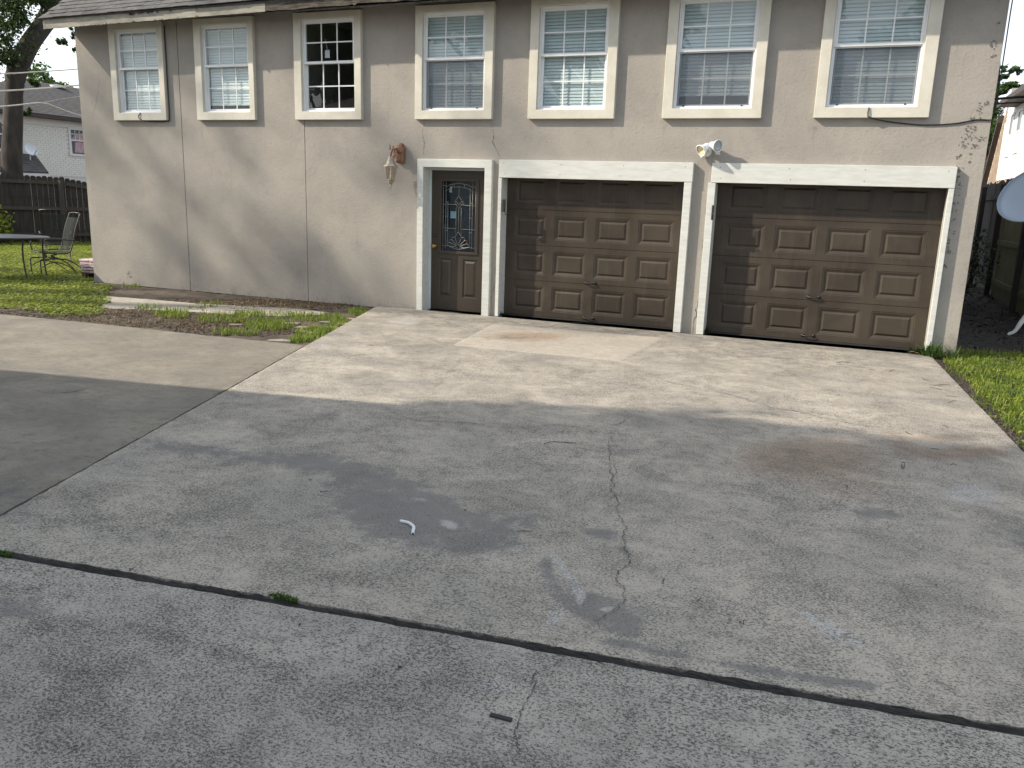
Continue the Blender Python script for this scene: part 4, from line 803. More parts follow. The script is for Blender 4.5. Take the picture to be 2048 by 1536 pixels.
places = ['on the slab just below the right garage door', 'beside a longer twig below the right garage door', 'on the slab left of the right verge, upper one', 'brown and flaky on the slab edge by the right verge', 'straight and thin below the flaky twig by the verge', 'dark at the slab edge by the right verge', 'faint at the slab edge above the dark twig',
          'short on the sunlit slab below the right garage door', 'reddish on the sunlit slab right of the short one', 'inside the rusty ring stain', 'above the rusty ring stain', 'slanting on the shaded slab above the joint', 'just below the joint near the crack', 'on the shaded slab right of the crack', 'on the shaded slab at far left above the joint', 'right of the main crack, upright',
          'above the dark stain', 'brown on the dark stain right of the white tube', 'below the brown stain on the right', 'in the lower rim of the rusty ring', 'right end of the slab below the rusty ring', 'near the small branching crack', 'below the pale concrete patch', 'on the sunny slab near the left seam']
for (a, b), pl in zip(tw, places):
    p, q = GP(*a, .005), GP(*b, .005); m_ = (p+q)/2+[rng.normal(0, .01), rng.normal(0, .01), .004]; tag(MB().tube([p, m_, q], [.0017, .0022, .001], 5).build('twig', 'twig'), 'little twig '+pl, 'twig', 'twigs fallen on the driveway')
sp = []
for px, py in [(478, 1001), (522, 1090), (526, 1092), (856, 1032), (1192, 906), (1168, 1048), (1174, 1049), (1412, 1302), (430, 1301), (150, 1493), (1500, 838), (1376, 842), (1130, 851), (1244, 784), (1400, 915), (1460, 1035), (930, 1020), (260, 1138), (1818, 1170), (1872, 1170), (1650, 990), (1100, 1180), (510, 960), (790, 1370), (800, 1335), (1745, 1420), (600, 1250), (1165, 1040), (622, 960), (1855, 1350), (1480, 1245)]:
    c = GP(px, py, .006); s = random.uniform(.006, .016); sp.append(c); 
m = MB()
for c in sp:
    s = random.uniform(.003, .008); m.add([c+[s*math.cos(k*1.05)*random.uniform(.7, 1.4), s*math.sin(k*1.05), random.uniform(0, .004)] for k in range(6)], [(0, 1, 2, 3, 4, 5)])
n = 480; X = rng.uniform(-1, 7.1, n); Y = rng.uniform(-9.5, -.2, n)
for x, y in zip(X, Y):
    if x < sa[0]+sd[0]*(y-sa[1])+.05: continue
    s = rng.uniform(.0015, .005)*(1.6 if rng.random() < .1 else 1); m.add([(x+s, y, .0065), (x+.3*s, y+s, .0085), (x-s, y+.4*s, .0065), (x-.2*s, y-s, .0075)], [(0, 1, 2, 3)])
tag(m.build('grit', 'twig'), 'dark specks of grit and leaf bits on the concrete', kind='stuff')
for px, py, l_ in ((1826, 706, 'orange dead leaf under the weeds at the right garage door'), (2036, 706, 'reddish dead leaves at the foot of the dish pole')):
    c = GP(px, py, .02); m = MB()
    for k in range(3): a = rng.normal(0, .03, 3)*[1, 1, .3]; s = .035; m.add([c+a+[-s, 0, 0], c+a+[0, -s*.5, .012], c+a+[s, 0, .004], c+a+[0, s*.5, .015]], [(0, 1, 2, 3)])
    tag(m.build('dead_leaf', 'dead_leaf'), l_, 'leaf')
c0_, c1_ = GP(1977, 720, 0), GP(2030, 726, 0); tag(MB().tube([c0_, (c0_+c1_)/2+[0, 0, .03], c1_], [.006, .012, .005], 6).build('fallen_stick', 'pallet_wood'), 'brown stick lying in the grass right of the building', 'stick')

# ------------------------------------------------------------------ left side yard: fence, furniture, neighbour, tree
f0, f1 = GP(32, 489, -.06), GP(184, 488.6, -.06); fd = (f1-f0); fd[2] = 0; fd /= np.linalg.norm(fd); fn = np.array([fd[1], -fd[0], 0])      # fn towards us
fe = thing('wooden_fence', tuple(f0), 'dark weathered dog-eared picket fence behind the patio table', 'fence', 'wooden fences')
def ftop(s): return np.interp(s, [-6, 0, 1.25, 2.6, 6], [1.92, 1.90, 1.87, 1.60, 1.05])
pk = 0; s = -2.6
def picket(s, w_, top, base, mat, par, org, fd, fn, off):
    a = org+fd*s+fn*off; b = a+fd*w_; e = w_*.28; t_ = fn*.016
    P = [a+[0, 0, base], b+[0, 0, base], b+[0, 0, top-e], b-fd*e*.8+[0, 0, top], a+fd*e*.8+[0, 0, top], a+[0, 0, top-e]]
    MB().add(P+[p+t_ for p in P], [(5, 4, 3, 2, 1, 0), (6, 7, 8, 9, 10, 11)]+[(i, (i+1) % 6, 6+(i+1) % 6, 6+i) for i in range(6)]).build('picket', mat, par)
while s < 5.0:
    w_ = random.uniform(.132, .142); picket(s, w_, float(ftop(s))+random.uniform(-.012, .012), .06+random.uniform(-.01, .02), 'cedar', fe, f0, fd, fn, -.02+random.uniform(-.004, .004)); s += w_+random.uniform(.0015, .006)
for hz in (.28, 1.0, 1.74):
    for s0, s1 in ((-2.6, 1.19), (1.26, 5)):
        k0, k1 = ftop(s0)/1.9, ftop(s1)/1.9
        a, b = f0+fd*s0+fn*.03, f0+fd*s1+fn*.03; sc2 = (lambda k: hz if hz < 1.2 else hz+(k-1)*1.75); MB().beam(a+[0, 0, sc2(k0)], b+[0, 0, sc2(k1)], .045, .09).build('rail', 'cedar_rail', fe)
for s0 in (-1.15, 1.22, 3.6): a = f0+fd*s0+fn*.08; MB().box(a[0]-.048, a[0]+.048, a[1]-.048, a[1]+.048, -.2, ftop(s0)-.14).build('post', 'cedar_rail', fe)
a, b = f0+fd*(-2.6)-fn*.0, f0+fd*5-fn*.0; MB().beam(a+[0, 0, -.02], b+[0, 0, -.02], .03, .17).build('kick_board', 'cedar', fe)
cable('fence_wire', smooth_pts([f0+fd*-2.4+fn*.05+[0, 0, 1.36], f0+fd*0+fn*.05+[0, 0, 1.33], f0+fd*1.2+fn*.05+[0, 0, 1.27], f0+fd*2.6+fn*.05+[0, 0, 1.29]]), .006, 'cable_black', 'thin black wire strung along the left wooden fence', 'wire')
# vines at fence foot, bush
P = np.concatenate([f0+fd*rng.uniform(-2.6, 3, (900, 1))+fn*np.abs(rng.normal(.1, .25, (900, 1)))+np.stack([np.zeros(900), np.zeros(900), np.abs(rng.normal(0, .16, 900))-.05], 1)])
o = leaves('ground_vines', P, .075, 'vine_leaf', aspect=.6); tag(o, 'dark ivy along the foot of the left fence', kind='stuff')
def bush(name, c, r, h, n, mat, size, label, cat='bush', group=None, stem='bark'):
    b = thing(name, (c[0], c[1], c[2]), label, cat, group); t_ = rng.normal(size=(n, 3)); t_ /= np.linalg.norm(t_, axis=1)[:, None]; k = rng.random(n)**.45
    bump_ = np.array([1+.45*mnoise.noise(Vector(q)*2.2) for q in t_]); P = np.array(c)+t_*(k*bump_)[:, None]*[r, r, h/2]+[0, 0, h*.55]; leaves('foliage', P, size, mat, b, tint=np.clip(.45+.3*t_[:, 2]*k+rng.normal(0, .2, n), 0, 1), nrm=((.2, -.3, .8), .9))
    m = MB()
    for i in range(7): q = c+np.array([r*.6*math.cos(i*2.3), r*.6*math.sin(i*2.3), h*.8]); m.tube([np.array(c)+[0, 0, -.05], (np.array(c)+q)/2+rng.normal(0, .04, 3), q], [.014, .01, .004], 5)
    m.build('stem', stem, b); return b
bc = GP(12, 500, -.05); bush('bush', f0+fd*-.42+fn*.5, .42, 1.05, 420, 'leaf_bright', .12, 'yellow-green leafy shrub against the left fence')
# patio chairs and table
def chair(loc, rz, label):
    c = thing('patio_chair', loc, label, 'chair', 'patio chairs by the table'); c.rotation_euler = (0, 0, rz); Rm = Matrix.Translation(loc) @ Matrix.Rotation(rz, 4, 'Z')
    def part(mb, name, mat, sm=True):
        o = mb.build(name, mat, None, sm); o.parent = c; return o
    W_ = .25
    for s in (-1, 1):
        y = s*W_
        part(MB().tube(smooth_pts([(.30, y, .0), (.30, y, .26), (.26, y, .30), (.0, y, .30), (-.2, y, .27), (-.38, y, .14), (-.50, y, 0)]), .012, 6), 'base_leg', 'black_metal')
        part(MB().tube(smooth_pts([(.28, y, .16), (.1, y, .24), (-.1, y, .2), (-.28, y, .08), (-.34, y, 0)]), .010, 6), 'base_brace', 'black_metal')
        part(MB().tube(smooth_pts([(.12, y*.8, .30), (.02, y*.8, .33), (.1, y*.8, .36), (-.02, y*.8, .39), (.06, y*.8, .42)], 4), .012, 6), 'spring', 'black_metal')
        part(MB().tube(smooth_pts([(.27, y, .43), (.0, y, .40), (-.2, y, .41), (-.28, y, .55), (-.36, y, .85), (-.47, y, 1.14)]), .013, 6), 'side_frame', 'black_metal')
        part(MB().tube(smooth_pts([(.24, y*1.15, .43), (.26, y*1.2, .56), (.2, y*1.2, .66), (.0, y*1.2, .67), (-.3, y*1.1, .64)]), .013, 6), 'arm_rest', 'black_metal')
    part(MB().tube([(-.47, -W_, 1.14), (-.475, 0, 1.15), (-.47, W_, 1.14)], .013, 6), 'top_rail', 'black_metal')
    part(MB().tube([(.27, -W_, .43), (.28, 0, .42), (.27, W_, .43)], .012, 6).tube([(-.2, -W_, .41), (-.2, W_, .41)], .012, 6).tube([(.0, -W_, .30), (.0, W_, .30)], .012, 6), 'cross_bar', 'black_metal')
    pr = smooth_pts([(.27, 0, .435), (.0, 0, .41), (-.19, 0, .42), (-.265, 0, .55), (-.35, 0, .85), (-.435, 0, 1.06)]); m = MB()
    m.add([(p[0], s*(W_-.012), p[2]) for p in pr for s in (-1, 1)], [(2*i, 2*i+1, 2*i+3, 2*i+2) for i in range(len(pr)-1)]); o = part(m, 'sling_seat', 'sling'); so_ = o.modifiers.new('thickness', 'SOLIDIFY'); so_.thickness = .006
    return c
base1 = (GP(84, 552, -.04)+GP(147, 556, -.04))/2
cA = GP(108, 548, -.04); chair((float(cA[0]), float(cA[1]), -.04), math.radians(250), 'dark mesh spring chair facing left, nearest the stucco corner')
cB = GP(112, 530, -.04); chair((float(cB[0])-.3, float(cB[1])+.3, -.04), math.radians(140), 'dark mesh spring chair behind, its tall back frame against the fence')
cC = GP(38, 545, -.04); chair((float(cC[0])-.75, float(cC[1])-.35, -.04), math.radians(20), 'dark mesh chair at the far left, half under the table')
tt = GP(108, 474, .72); tcx, tcy = tt[0]-1.0*.88, tt[1]-.1-1.0*.42
pt = thing('patio_table', (tcx, tcy, -.04), 'dark oval patio table at the left edge of the lawn', 'table')
m = MB(); n = 36; ang = [2*math.pi*k/n for k in range(n)]; ex, ey = np.array([.88, .42]), np.array([-.42, .88])
ring = lambda rr, z: [(tcx+ex[0]*.98*rr*math.cos(a)+ey[0]*.6*rr*math.sin(a), tcy+ex[1]*.98*rr*math.cos(a)+ey[1]*.6*rr*math.sin(a), z) for a in ang]
V = ring(1, .69)+ring(1, .715)+ring(.97, .722); m.add(V, [tuple(range(n))[::-1]]+[(a*n+k, a*n+(k+1) % n, (a+1)*n+(k+1) % n, (a+1)*n+k) for a in range(2) for k in range(n)]+[tuple(range(2*n, 3*n))]); m.build('table_top', 'table_top', pt, True)
for sx in (-1, 1):
    for sy in (-1, 1):
        b_ = np.array([tcx, tcy])+ex*.72*sx+ey*.36*sy; MB().tube(smooth_pts([(b_[0], b_[1], .69), (b_[0]-ex[0]*.04*sx, b_[1], .4), (b_[0]+ex[0]*.02*sx, b_[1], -.045)]), .014, 8).build('leg', 'black_metal', pt, True)
MB().tube([(tcx-.7, tcy-.34, .66), (tcx+.7, tcy+.34, .66)], .012, 6).build('brace', 'black_metal', pt)
# stack of pink pavers on a pallet, partly behind the corner
pv = thing('paver_stack', (-6.75, .5, -.04), 'low stack of pinkish pavers on a pallet at the left stucco corner', 'pavers')
q0 = GP(157, 559, -.04); sx0, sy0 = q0[0]-.12, q0[1]+.16
for r in range(5):
    for k in range(3):
        for d in range(2):
            x = sx0+d*.235+random.uniform(-.018, .018); y = sy0+k*.17+random.uniform(-.02, .012); MB().box(x, x+.225, y, y+.16, .075+r*.05+random.uniform(-.003, .003), .075+r*.05+.037).build('paver', 'paver_pink', pv, bevel=.006)
m = MB()
for k in range(3): m.box(sx0-.02, sx0+.5, sy0+.02+k*.19, sy0+.10+k*.19, .055, .074)
for k in range(2): m.box(sx0+.03+k*.33, sx0+.11+k*.33, sy0, sy0+.5, -.05, .054)
m.build('pallet', 'pallet_wood', pv)

# neighbour house left (white painted brick)
HX = -21.
nh = thing('neighbour_house', (HX, 11, 0), 'white painted brick house with a dark shingle roof beyond the left fence', 'house')
ev0, ev1 = XP(0, 247, HX), XP(165, 243, HX); zE = ev1[2]-.02
y0n, y1n = 4.0, 22.
MB().box(HX-8, HX-.02, y0n, y1n, -.2, zE-.02).build('wall', 'mortar', nh)
by0, by1 = XP(30, 300, HX)[1], XP(178, 300, HX)[1]; bz0 = 1.9
brk = MB().box(0, .02, .0, .205, 0, .062).mesh('brick'); brk.materials.append(MATS['white_brick']); r = 0; z = bz0
wA, wB = XP(139, 256, HX), XP(171, 306, HX); wy0, wy1, wz0, wz1 = wA[1]-.05, wB[1]+.05, wB[2]-.12, wA[2]+.02
cnt = 0; rest = MB()
while z < zE-.28:
    y = by0-.4+(r % 2)*.11
    while y < by1+.6:
        if not (y+.2 > wy0 and y < wy1 and z+.06 > wz0 and z < wz1):
            if cnt < 300 and by0-.1 < y < by1+.1: o = link('brick', brk, None, nh); o.location = (HX-.018+random.uniform(0, .004)-nh.location.x*0, y, z); cnt += 1
            else: rest.box(HX-.018, HX+.003, y, y+.205, z, z+.062)
        y += .217
    r += 1; z += .074
rest.build('brick_courses', 'white_brick', nh)['kind'] = 'stuff'
for o in [c for c in nh.children if c.name.startswith('brick') and c.data == brk]: o.matrix_parent_inverse = Matrix.Translation(-nh.location)
MB().box(HX-.02, HX+.04, y0n, y1n, zE-.26, zE-.01).build('frieze_board', 'siding', nh); MB().box(HX+.04, HX+.42, y0n-.3, y1n, zE-.03, zE+.09).build('gutter', 'brown_trim', nh)
# main roof, hipped at the near end
rt = XP(165, 178, HX-3.6); rl = XP(72, 188, HX-3.6); zR = rt[2]; yR = rl[1]
ro = MB().add([(HX+.42, y0n-.4, zE+.09), (HX+.42, y1n, zE+.09), (HX-3.6, y1n, zR), (HX-3.6, yR, zR), (HX-8, y0n-.4, zE+.09), (HX-8, y1n, zE+.09)], [(0, 1, 2, 3), (0, 3, 4), (4, 3, 2, 5)]).build('roof', 'shingle_far', nh)
m = MB(); sl_n = Vector((zR-zE, 0, 4.02)).normalized()
for k in range(26):
    t0 = k/26; t1 = (k+1)/26; a0 = y0n-.4+(yR-y0n+.4)*t0; p = lambda t_, y_, u_: (HX+.42-4.02*t_+sl_n.x*u_, y_, zE+.09+(zR-zE-.09)*t_+sl_n.z*u_)
    m.hexa([p(t0, a0, .004), p(t0, y1n, .004), p(t1, y1n, .002), p(t1, a0+.12, .002), p(t0, a0, .014), p(t0, y1n, .014), p(t1, y1n, .006), p(t1, a0+.12, .006)])
m.build('shingle_courses', 'shingle_far', ro)['kind'] = 'stuff'
for px, py, s in ((114, 180, 1.25), (81, 186, .8)):
    c = XP(px, py, HX-3.3); m = MB(); m.lathe([(.22*s, -.25), (.14*s, -.12), (.14*s, .06)], c, (0, 0, 1), 14); m.lathe([(.26*s, .06), (.26*s, .10), (.2*s, .18), (.02, .22)], c, (0, 0, 1), 14); m.build('roof_vent', 'galv', nh, True)
# window
wy0, wy1, wz0, wz1 = XP(137, 280, HX)[1], XP(172, 280, HX)[1], XP(155, 308, HX)[2], XP(155, 255, HX)[2]
m = MB().box(HX-.01, HX+.03, wy0, wy0+.10, wz0, wz1).box(HX-.01, HX+.03, wy1-.10, wy1, wz0, wz1).box(HX-.01, HX+.03, wy0+.1, wy1-.1, wz1-.1, wz1).box(HX-.01, HX+.06, wy0-.03, wy1+.03, wz0-.08, wz0)
nw = m.build('window', 'siding', nh); zmid = (wz0+wz1)/2; m = MB().box(HX-.015, HX+.015, wy0+.1, wy1-.1, zmid-.02, zmid+.03); yy = np.linspace(wy0+.1, wy1-.1, 4)
for y in yy[1:3]: m.box(HX-.015, HX+.01, y-.012, y+.012, zmid+.03, wz1-.1)
m.box(HX-.015, HX+.01, wy0+.1, wy1-.1, (zmid+wz1)/2-.02, (zmid+wz1)/2+.005); m.build('sash', 'siding', nw)
for k in range(3): MB().box(HX-.025, HX-.016, yy[k]+.005, yy[k+1]-.005, zmid+.03, wz1-.1).build('pane', 'dark_glass_far', nw)
MB().box(HX-.025, HX-.016, wy0+.1, wy1-.1, wz0, zmid-.02).build('pane', 'dark_glass_far', nw); MB().add([(HX-.0155, wy0+.14, zmid+.03), (HX-.0155, wy1-.11, zmid+.03), (HX-.0155, wy1-.11, zmid+.28), (HX-.0155, wy0+.3, zmid+.22)], [(0, 1, 2, 3)]).add([(HX-.0155, wy0+.25, wz0+.05), (HX-.0155, wy1-.11, wz0+.05), (HX-.0155, wy1-.11, zmid-.05), (HX-.0155, wy0+.3, zmid-.05)], [(0, 1, 2, 3)]).build('curtain', 'curtain_pink', nw)
wl = XP(8, 280, HX); nw2 = MB().box(HX-.01, HX+.03, wl[1]-.5, wl[1]-.4, wz0, wz1).box(HX-.01, HX+.03, wl[1]+.25, wl[1]+.36, wz0, wz1).box(HX-.01, HX+.03, wl[1]-.4, wl[1]+.25, wz1-.1, wz1).box(HX-.01, HX+.05, wl[1]-.5, wl[1]+.36, wz0-.08, wz0).build('window', 'siding', nh); MB().box(HX-.025, HX-.016, wl[1]-.4, wl[1]+.25, wz0, wz1-.1).build('pane', 'dark_glass_far', nw2); MB().box(HX-.015, HX+.015, wl[1]-.4, wl[1]+.25, zmid-.02, zmid+.03).build('sash', 'siding', nw2)
# low porch roof in front of the wall
PX = HX+1.6; a0, a1, a2, a3 = XP(33, 344, PX), XP(97, 345, PX), XP(70, 309, HX+.05), XP(30, 306, HX+.05)
a0[1] -= 2.2; a3[1] -= 2.2; pr_ = MB().hexa([a0+[0, 0, -.05], a1+[0, 0, -.05], a2+[0, 0, -.05], a3+[0, 0, -.05], a0, a1, a2, a3]).build('porch_roof', 'shingle_far', nh)
m = MB()
for k in range(9):
    t0, t1 = k/9, (k+1)/9; m.hexa([a0*(1-t0)+a3*t0+[0, 0, .004], a1*(1-t0)+a2*t0+[0, 0, .004], a1*(1-t1)+a2*t1+[0, 0, .002], a0*(1-t1)+a3*t1+[0, 0, .002], a0*(1-t0)+a3*t0+[0, 0, .018], a1*(1-t0)+a2*t0+[0, 0, .018], a1*(1-t1)+a2*t1+[0, 0, .006], a0*(1-t1)+a3*t1+[0, 0, .006]])
m.build('shingle_courses', 'shingle_far', pr_)['kind'] = 'stuff'
MB().beam(a0+[.01, 0, -.09], a1+[.01, 0.02, -.09], .03, .10).build('porch_fascia', 'siding', nh); MB().box(HX+.03, PX-.1, a0[1], a1[1]-.1, -.1, a1[2]-.12).build('porch_wall', 'white_brick', nh)
def dish(name, c, ax, rx, label, mat, par_pole=None, arm=True, scale=1):
    d = thing(name, tuple(c), label, 'satellite dish', 'satellite dishes'); prof = [(rx*t_, .16*rx*t_*t_*2) for t_ in np.linspace(0.02, 1, 9)]
    o = MB().lathe(prof, c, ax, 30, False).build('reflector', mat, d, True); o.modifiers.new('thickness', 'SOLIDIFY').thickness = .006*scale
    rim = [Vector(c)+Vector(ax).normalized()*.32*rx]; m = MB(); sd_ = Vector(ax).normalized().cross(Vector((0, 0, 1))).normalized(); uu = sd_.cross(Vector(ax).normalized())
    m.tube([rim[0]+(sd_*math.cos(a)+uu*math.sin(a))*rx for a in np.linspace(0, 6.2832, 31)], .008*scale, 6, False); m.build('rim', mat, d, True); return d, sd_, uu
c = XP(61, 301, HX+.75); ds, s1, u1 = dish('satellite_dish', c, (.85, -.2, .48), .215, 'small pale dish on the low roof of the white house', 'white_metal', scale=.8)
cV = Vector(c); MB().tube([cV-Vector((0.02, 0, 0)), cV+Vector((-.05, 0, -.12)), cV+Vector((-.05, 0, -.32))], .025, 6).build('mast', 'galv', ds); MB().tube([cV-u1*.25, cV+Vector((.36, -.05, .02))], .012, 5).build('feed_arm', 'galv', ds)
# the big tree beyond the fence
def tree(name, base, limbs, crown, nleaf, size, leafm, label, group=None, cat='tree', lm=1.0):
    t_ = thing(name, base, label, cat, group); m = MB()
    for pts, rr in limbs: m.tube(smooth_pts(pts, 4), list(np.interp(np.linspace(0, 1, (len(pts)-1)*4+1), np.linspace(0, 1, len(rr)), rr)), 10)
    m.build('trunk', 'bark', t_, True); P = []; TT = []
    for c, r, n in crown:
        n = int(n*lm); k = max(3, n//70); ctr = rng.normal(size=(k, 3)); ctr /= np.linalg.norm(ctr, axis=1)[:, None]; ctr = np.array(c)+ctr*(rng.random((k, 1))**.5)*np.array(r)
        i = rng.integers(0, k, n); q = ctr[i]+rng.normal(0, 1, (n, 3))*np.array(r)*.16; P.append(q); TT.append(np.clip(.4+.25*(q[:, 2]-c[2])/r[2]+rng.normal(0, .22, n), 0, 1))
    leaves('crown', np.concatenate(P), size, leafm, t_, tint=np.concatenate(TT)); return t_
TX = -18.
tp = lambda px, py: XP(px, py, TX)
b_ = tp(25, 360); b_[2] = -.2
tree('oak_tree', tuple(b_), [([b_, tp(24, 340), tp(26, 250), tp(27, 190), tp(33, 145), tp(58, 90), tp(92, 40), tp(102, 0), tp(96, -60)], [.42, .30, .27, .26, .29, .27, .27, .24, .2]),
      ([tp(85, 52), tp(115, 20), tp(160, -30)], [.16, .14, .08]), ([tp(40, 130), tp(15, 125), tp(-20, 90)], [.13, .1, .07]), ([tp(98, 20), tp(78, -10), tp(62, -50)], [.17, .14, .1])],
     [(tp(12, 70), (.5, .7, .55), 420), (tp(20, 15), (.5, .8, .5), 520), (tp(45, 35), (.3, .45, .4), 260), (tp(10, 115), (.35, .4, .3), 320), (tp(60, -10), (.8, 1.1, .5), 600), (tp(150, -10), (.6, .9, .35), 400), (tp(128, 85), (.15, .28, .28), 90), (tp(150, 100), (.12, .2, .2), 60), (tp(145, 65), (.15, .25, .2), 60), (tp(62, 160), (.2, .25, .22), 110), (tp(55, 225), (.15, .2, .18), 80), (tp(-30, 30), (1.2, 1.6, 1.6), 1500), (tp(60, -120), (2, 2.6, 1.4), 2600)], 0, .095, 'leaf_oak', 'big dark leaning oak trunk with leafy branches beyond the left fence', lm=2.2)
for px, py, x, r, l_ in ((92, 176, -42, (1.2, 1.6, .7), 'small pale green treetop above the white house roof'), (60, 168, -36, (1., 1.2, 1.0), 'sunlit green treetop behind the oak trunk')):
    c = XP(px, py, x); tree('background_tree', (c[0], c[1], -.1), [([(c[0], c[1], -.1), (c[0]+.2, c[1], c[2]*.5), tuple(c)], [.25, .2, .08])], [(c, r, 700)], 0, .28, 'leaf_pine', l_, 'trees far behind the left house')
# overhead lines on the left
def sky_line(name, pts, r, mat, label): cable(name, smooth_pts(pts, 6), r, mat, label, 'power line', 'overhead lines')
LX = -9.5
sky_line('overhead_line', [XP(-200, 151, LX), XP(0, 147.5, LX), XP(75, 143.5, LX), XP(156, 138, LX), XP(260, 128, LX)], .012, 'cable_white', 'topmost pale line crossing the sky left of the garage')
sky_line('overhead_line', [XP(-200, 190, LX), XP(0, 182, LX), XP(80, 177, LX), XP(160, 170, LX), XP(260, 160, LX)], .015, 'cable_white', 'middle pale line crossing the oak trunk at roof height')
sky_line('overhead_line', [XP(-200, 224, LX), XP(0, 213, LX), XP(70, 206, LX), XP(86, 206, LX), XP(100, 209, LX), XP(130, 221, LX), XP(165, 232, LX), XP(230, 250, LX)], .013, 'cable_white', 'lowest pale line drooping towards the garage wall')
sky_line('overhead_line', [XP(84, 206, LX-.05), XP(120, 199, LX), XP(163, 192, LX), XP(260, 175, LX)], .008, 'cable_grey', 'thin grey line branching right from the lowest line')

# ------------------------------------------------------------------ right side: fence, dish, neighbour, pine
RX = 8.5
rf = thing('wooden_fence', (RX, 6, 0), 'tall dark fence with a green panel lightened as if lit behind the dish', 'fence', 'wooden fences')
rd, rn_ = np.array([0, 1., 0]), np.array([-1., 0, 0]); org = np.array([RX, 0, 0.])
s = 2.2
while s < 12.5:
    w_ = random.uniform(.135, .145); far = s > 7.35; picket(s, w_, 2.24+random.uniform(-.03, .03)+(.06 if far else 0), .18, 'cedar' if far else 'cedar_green_lit', rf, org+[.10 if far else 0, 0, 0], rd, rn_, .0); s += w_+(random.choice((.004, .01, .06)) if far else .004)
for z in (.42, 1.14, 1.98): MB().beam((RX-.04, 2.2, z), (RX-.04, 7.25, z), .04, .09).build('rail', 'cedar_green_lit', rf); MB().beam((RX+.06, 7.35, z), (RX+.06, 12.5, z), .04, .09).build('rail', 'cedar', rf)
for y in (4.6, 7.3, 9.6, 12): MB().box(RX-.14, RX-.05, y-.045, y+.045, -.1, 2.2).build('post', 'cedar', rf)
MB().box(RX-.02, RX+.02, 2.2, 7.25, -.05, .20).build('kick_board', 'cedar_green_lit', rf)
bush('shrub', np.array([7.75, 5.6, .1]), .5, 1.3, 700, 'vine_leaf', .07, 'dark scraggly shrub in the shade between building and right fence', 'shrub')
dc = GP(2044, 708, -.02); cC = WP(2076, 400, float(dc[1]))
da = Vector((-.52, -.62, .56)); ds, s1, u1 = dish('satellite_dish', cC, tuple(da), .40, 'large blue-grey satellite dish on a pole by the right fence', 'dish_grey')
cV = Vector(cC); MB().tube([(dc[0]+.02, dc[1]+.03, -.1), (dc[0]+.03, dc[1]+.04, .9), (dc[0]+.06, dc[1]+.08, cV.z-.12)], .035, 12).build('pole', 'galv', ds, True); MB().tube([(dc[0]+.06, dc[1]+.08, cV.z-.12), cV-da.normalized()*.06, cV], .045, 10).build('mount', 'galv', ds, True)
sR = s1 if s1.x > 0 else -s1; lnb = cV+da.normalized()*.5+sR*.3; MB().tube([cV+sR*.40-u1*.1+da.normalized()*.1, lnb], .014, 8).build('feed_arm', 'galv', ds); MB().lathe([(.03, 0), (.035, .03), (.03, .09), (.015, .1)], lnb, tuple((cV-lnb)), 14).build('feed_horn', 'white_metal', ds, True); MB().lathe([(.06, .01), (.05, .022), (.001, .025)], cV, tuple(da), 18).build('centre_plate', 'white_metal', ds, True)
y_ = float(dc[1]); m = MB().tube(smooth_pts([WP(2052, 632, y_), WP(2042, 645, y_), WP(2030, 662, y_), WP(2015, 669, y_)]), [.03, .032, .03, .03, .03, .03, .03, .028, .026, .024, .022, .02, .02, .02, .018, .012], 8); m.build('pole_strap', 'cable_white', ds, True)
# neighbour house right
NX = 11.2
n2 = thing('neighbour_house', (NX, 12, 0), 'house with white upper wall, brown eaves and tan brick beyond the right fence', 'house')
A_, B_ = XP(2012, 251, NX), XP(1994, 362, NX); yc = A_[1]
zt2, zb2 = XP(2010, 222, NX)[2], XP(2030, 355, NX)[2]; yn = 3.
MB().box(NX, NX+6, yn, yc, zb2, zt2+.1).build('upper_wall', 'siding', n2)
for k in range(7): z = zb2+.18*k+.1
MB().box(NX+.02, NX+6, yn, yc-.02, -.1, zb2-.01).build('lower_wall', 'tan_brick', n2)
def nwin(tl, tr, bl, br):
    P4 = [XP(*p, NX) for p in (tl, tr, bl, br)]; y1, y0 = (P4[0][1]+P4[2][1])/2, (P4[1][1]+P4[3][1])/2; z1, z0 = (P4[0][2]+P4[1][2])/2, (P4[2][2]+P4[3][2])/2
    m = MB(); o_, i_ = (y0-.08, y1+.08, z0-.08, z1+.08), (y0, y1, z0, z1); m.box(NX-.03, NX-.002, o_[0], y0, o_[2], o_[3]).box(NX-.03, NX-.002, y1, o_[1], o_[2], o_[3]).box(NX-.03, NX-.002, y0, y1, z1, o_[3]).box(NX-.04, NX-.002, y0, y1, o_[2], z0)
    w_ = m.build('window', 'siding', n2); zm = (z0+z1)/2; MB().box(NX-.02, NX-.002, y0, y1, zm-.03, zm+.03).build('sash', 'siding', w_); MB().box(NX-.008, NX-.0025, y0, y1, zm+.03, z1).build('pane', 'dark_glass_far', w_); MB().box(NX-.008, NX-.0025, y0, y1, z0, zm-.03).build('pane', 'grey_lens', w_)
nwin((2025, 231.5), (2030, 229), (2010, 312), (2017, 308.5)); nwin((2040, 224), (2047, 220), (2026.5, 304), (2035.5, 300.5))
MB().tube([XP(2012.5, 246, NX-.08), XP(2004, 300, NX-.08), XP(1994.5, 360, NX-.08)], .045, 8).build('downspout', 'siding', n2)
e0, e1 = XP(2001, 214, NX-.5), XP(2055, 172, NX-.5); zE2 = e0[2]; MB().box(NX-.5, NX+6, yn-.5, e0[1], zE2-.02, zE2+.16).build('eave', 'brown_trim', n2); MB().box(NX-.62, NX-.505, yn-.5, e0[1]+.1, zE2-.02, zE2+.12).build('gutter', 'brown_trim', n2)
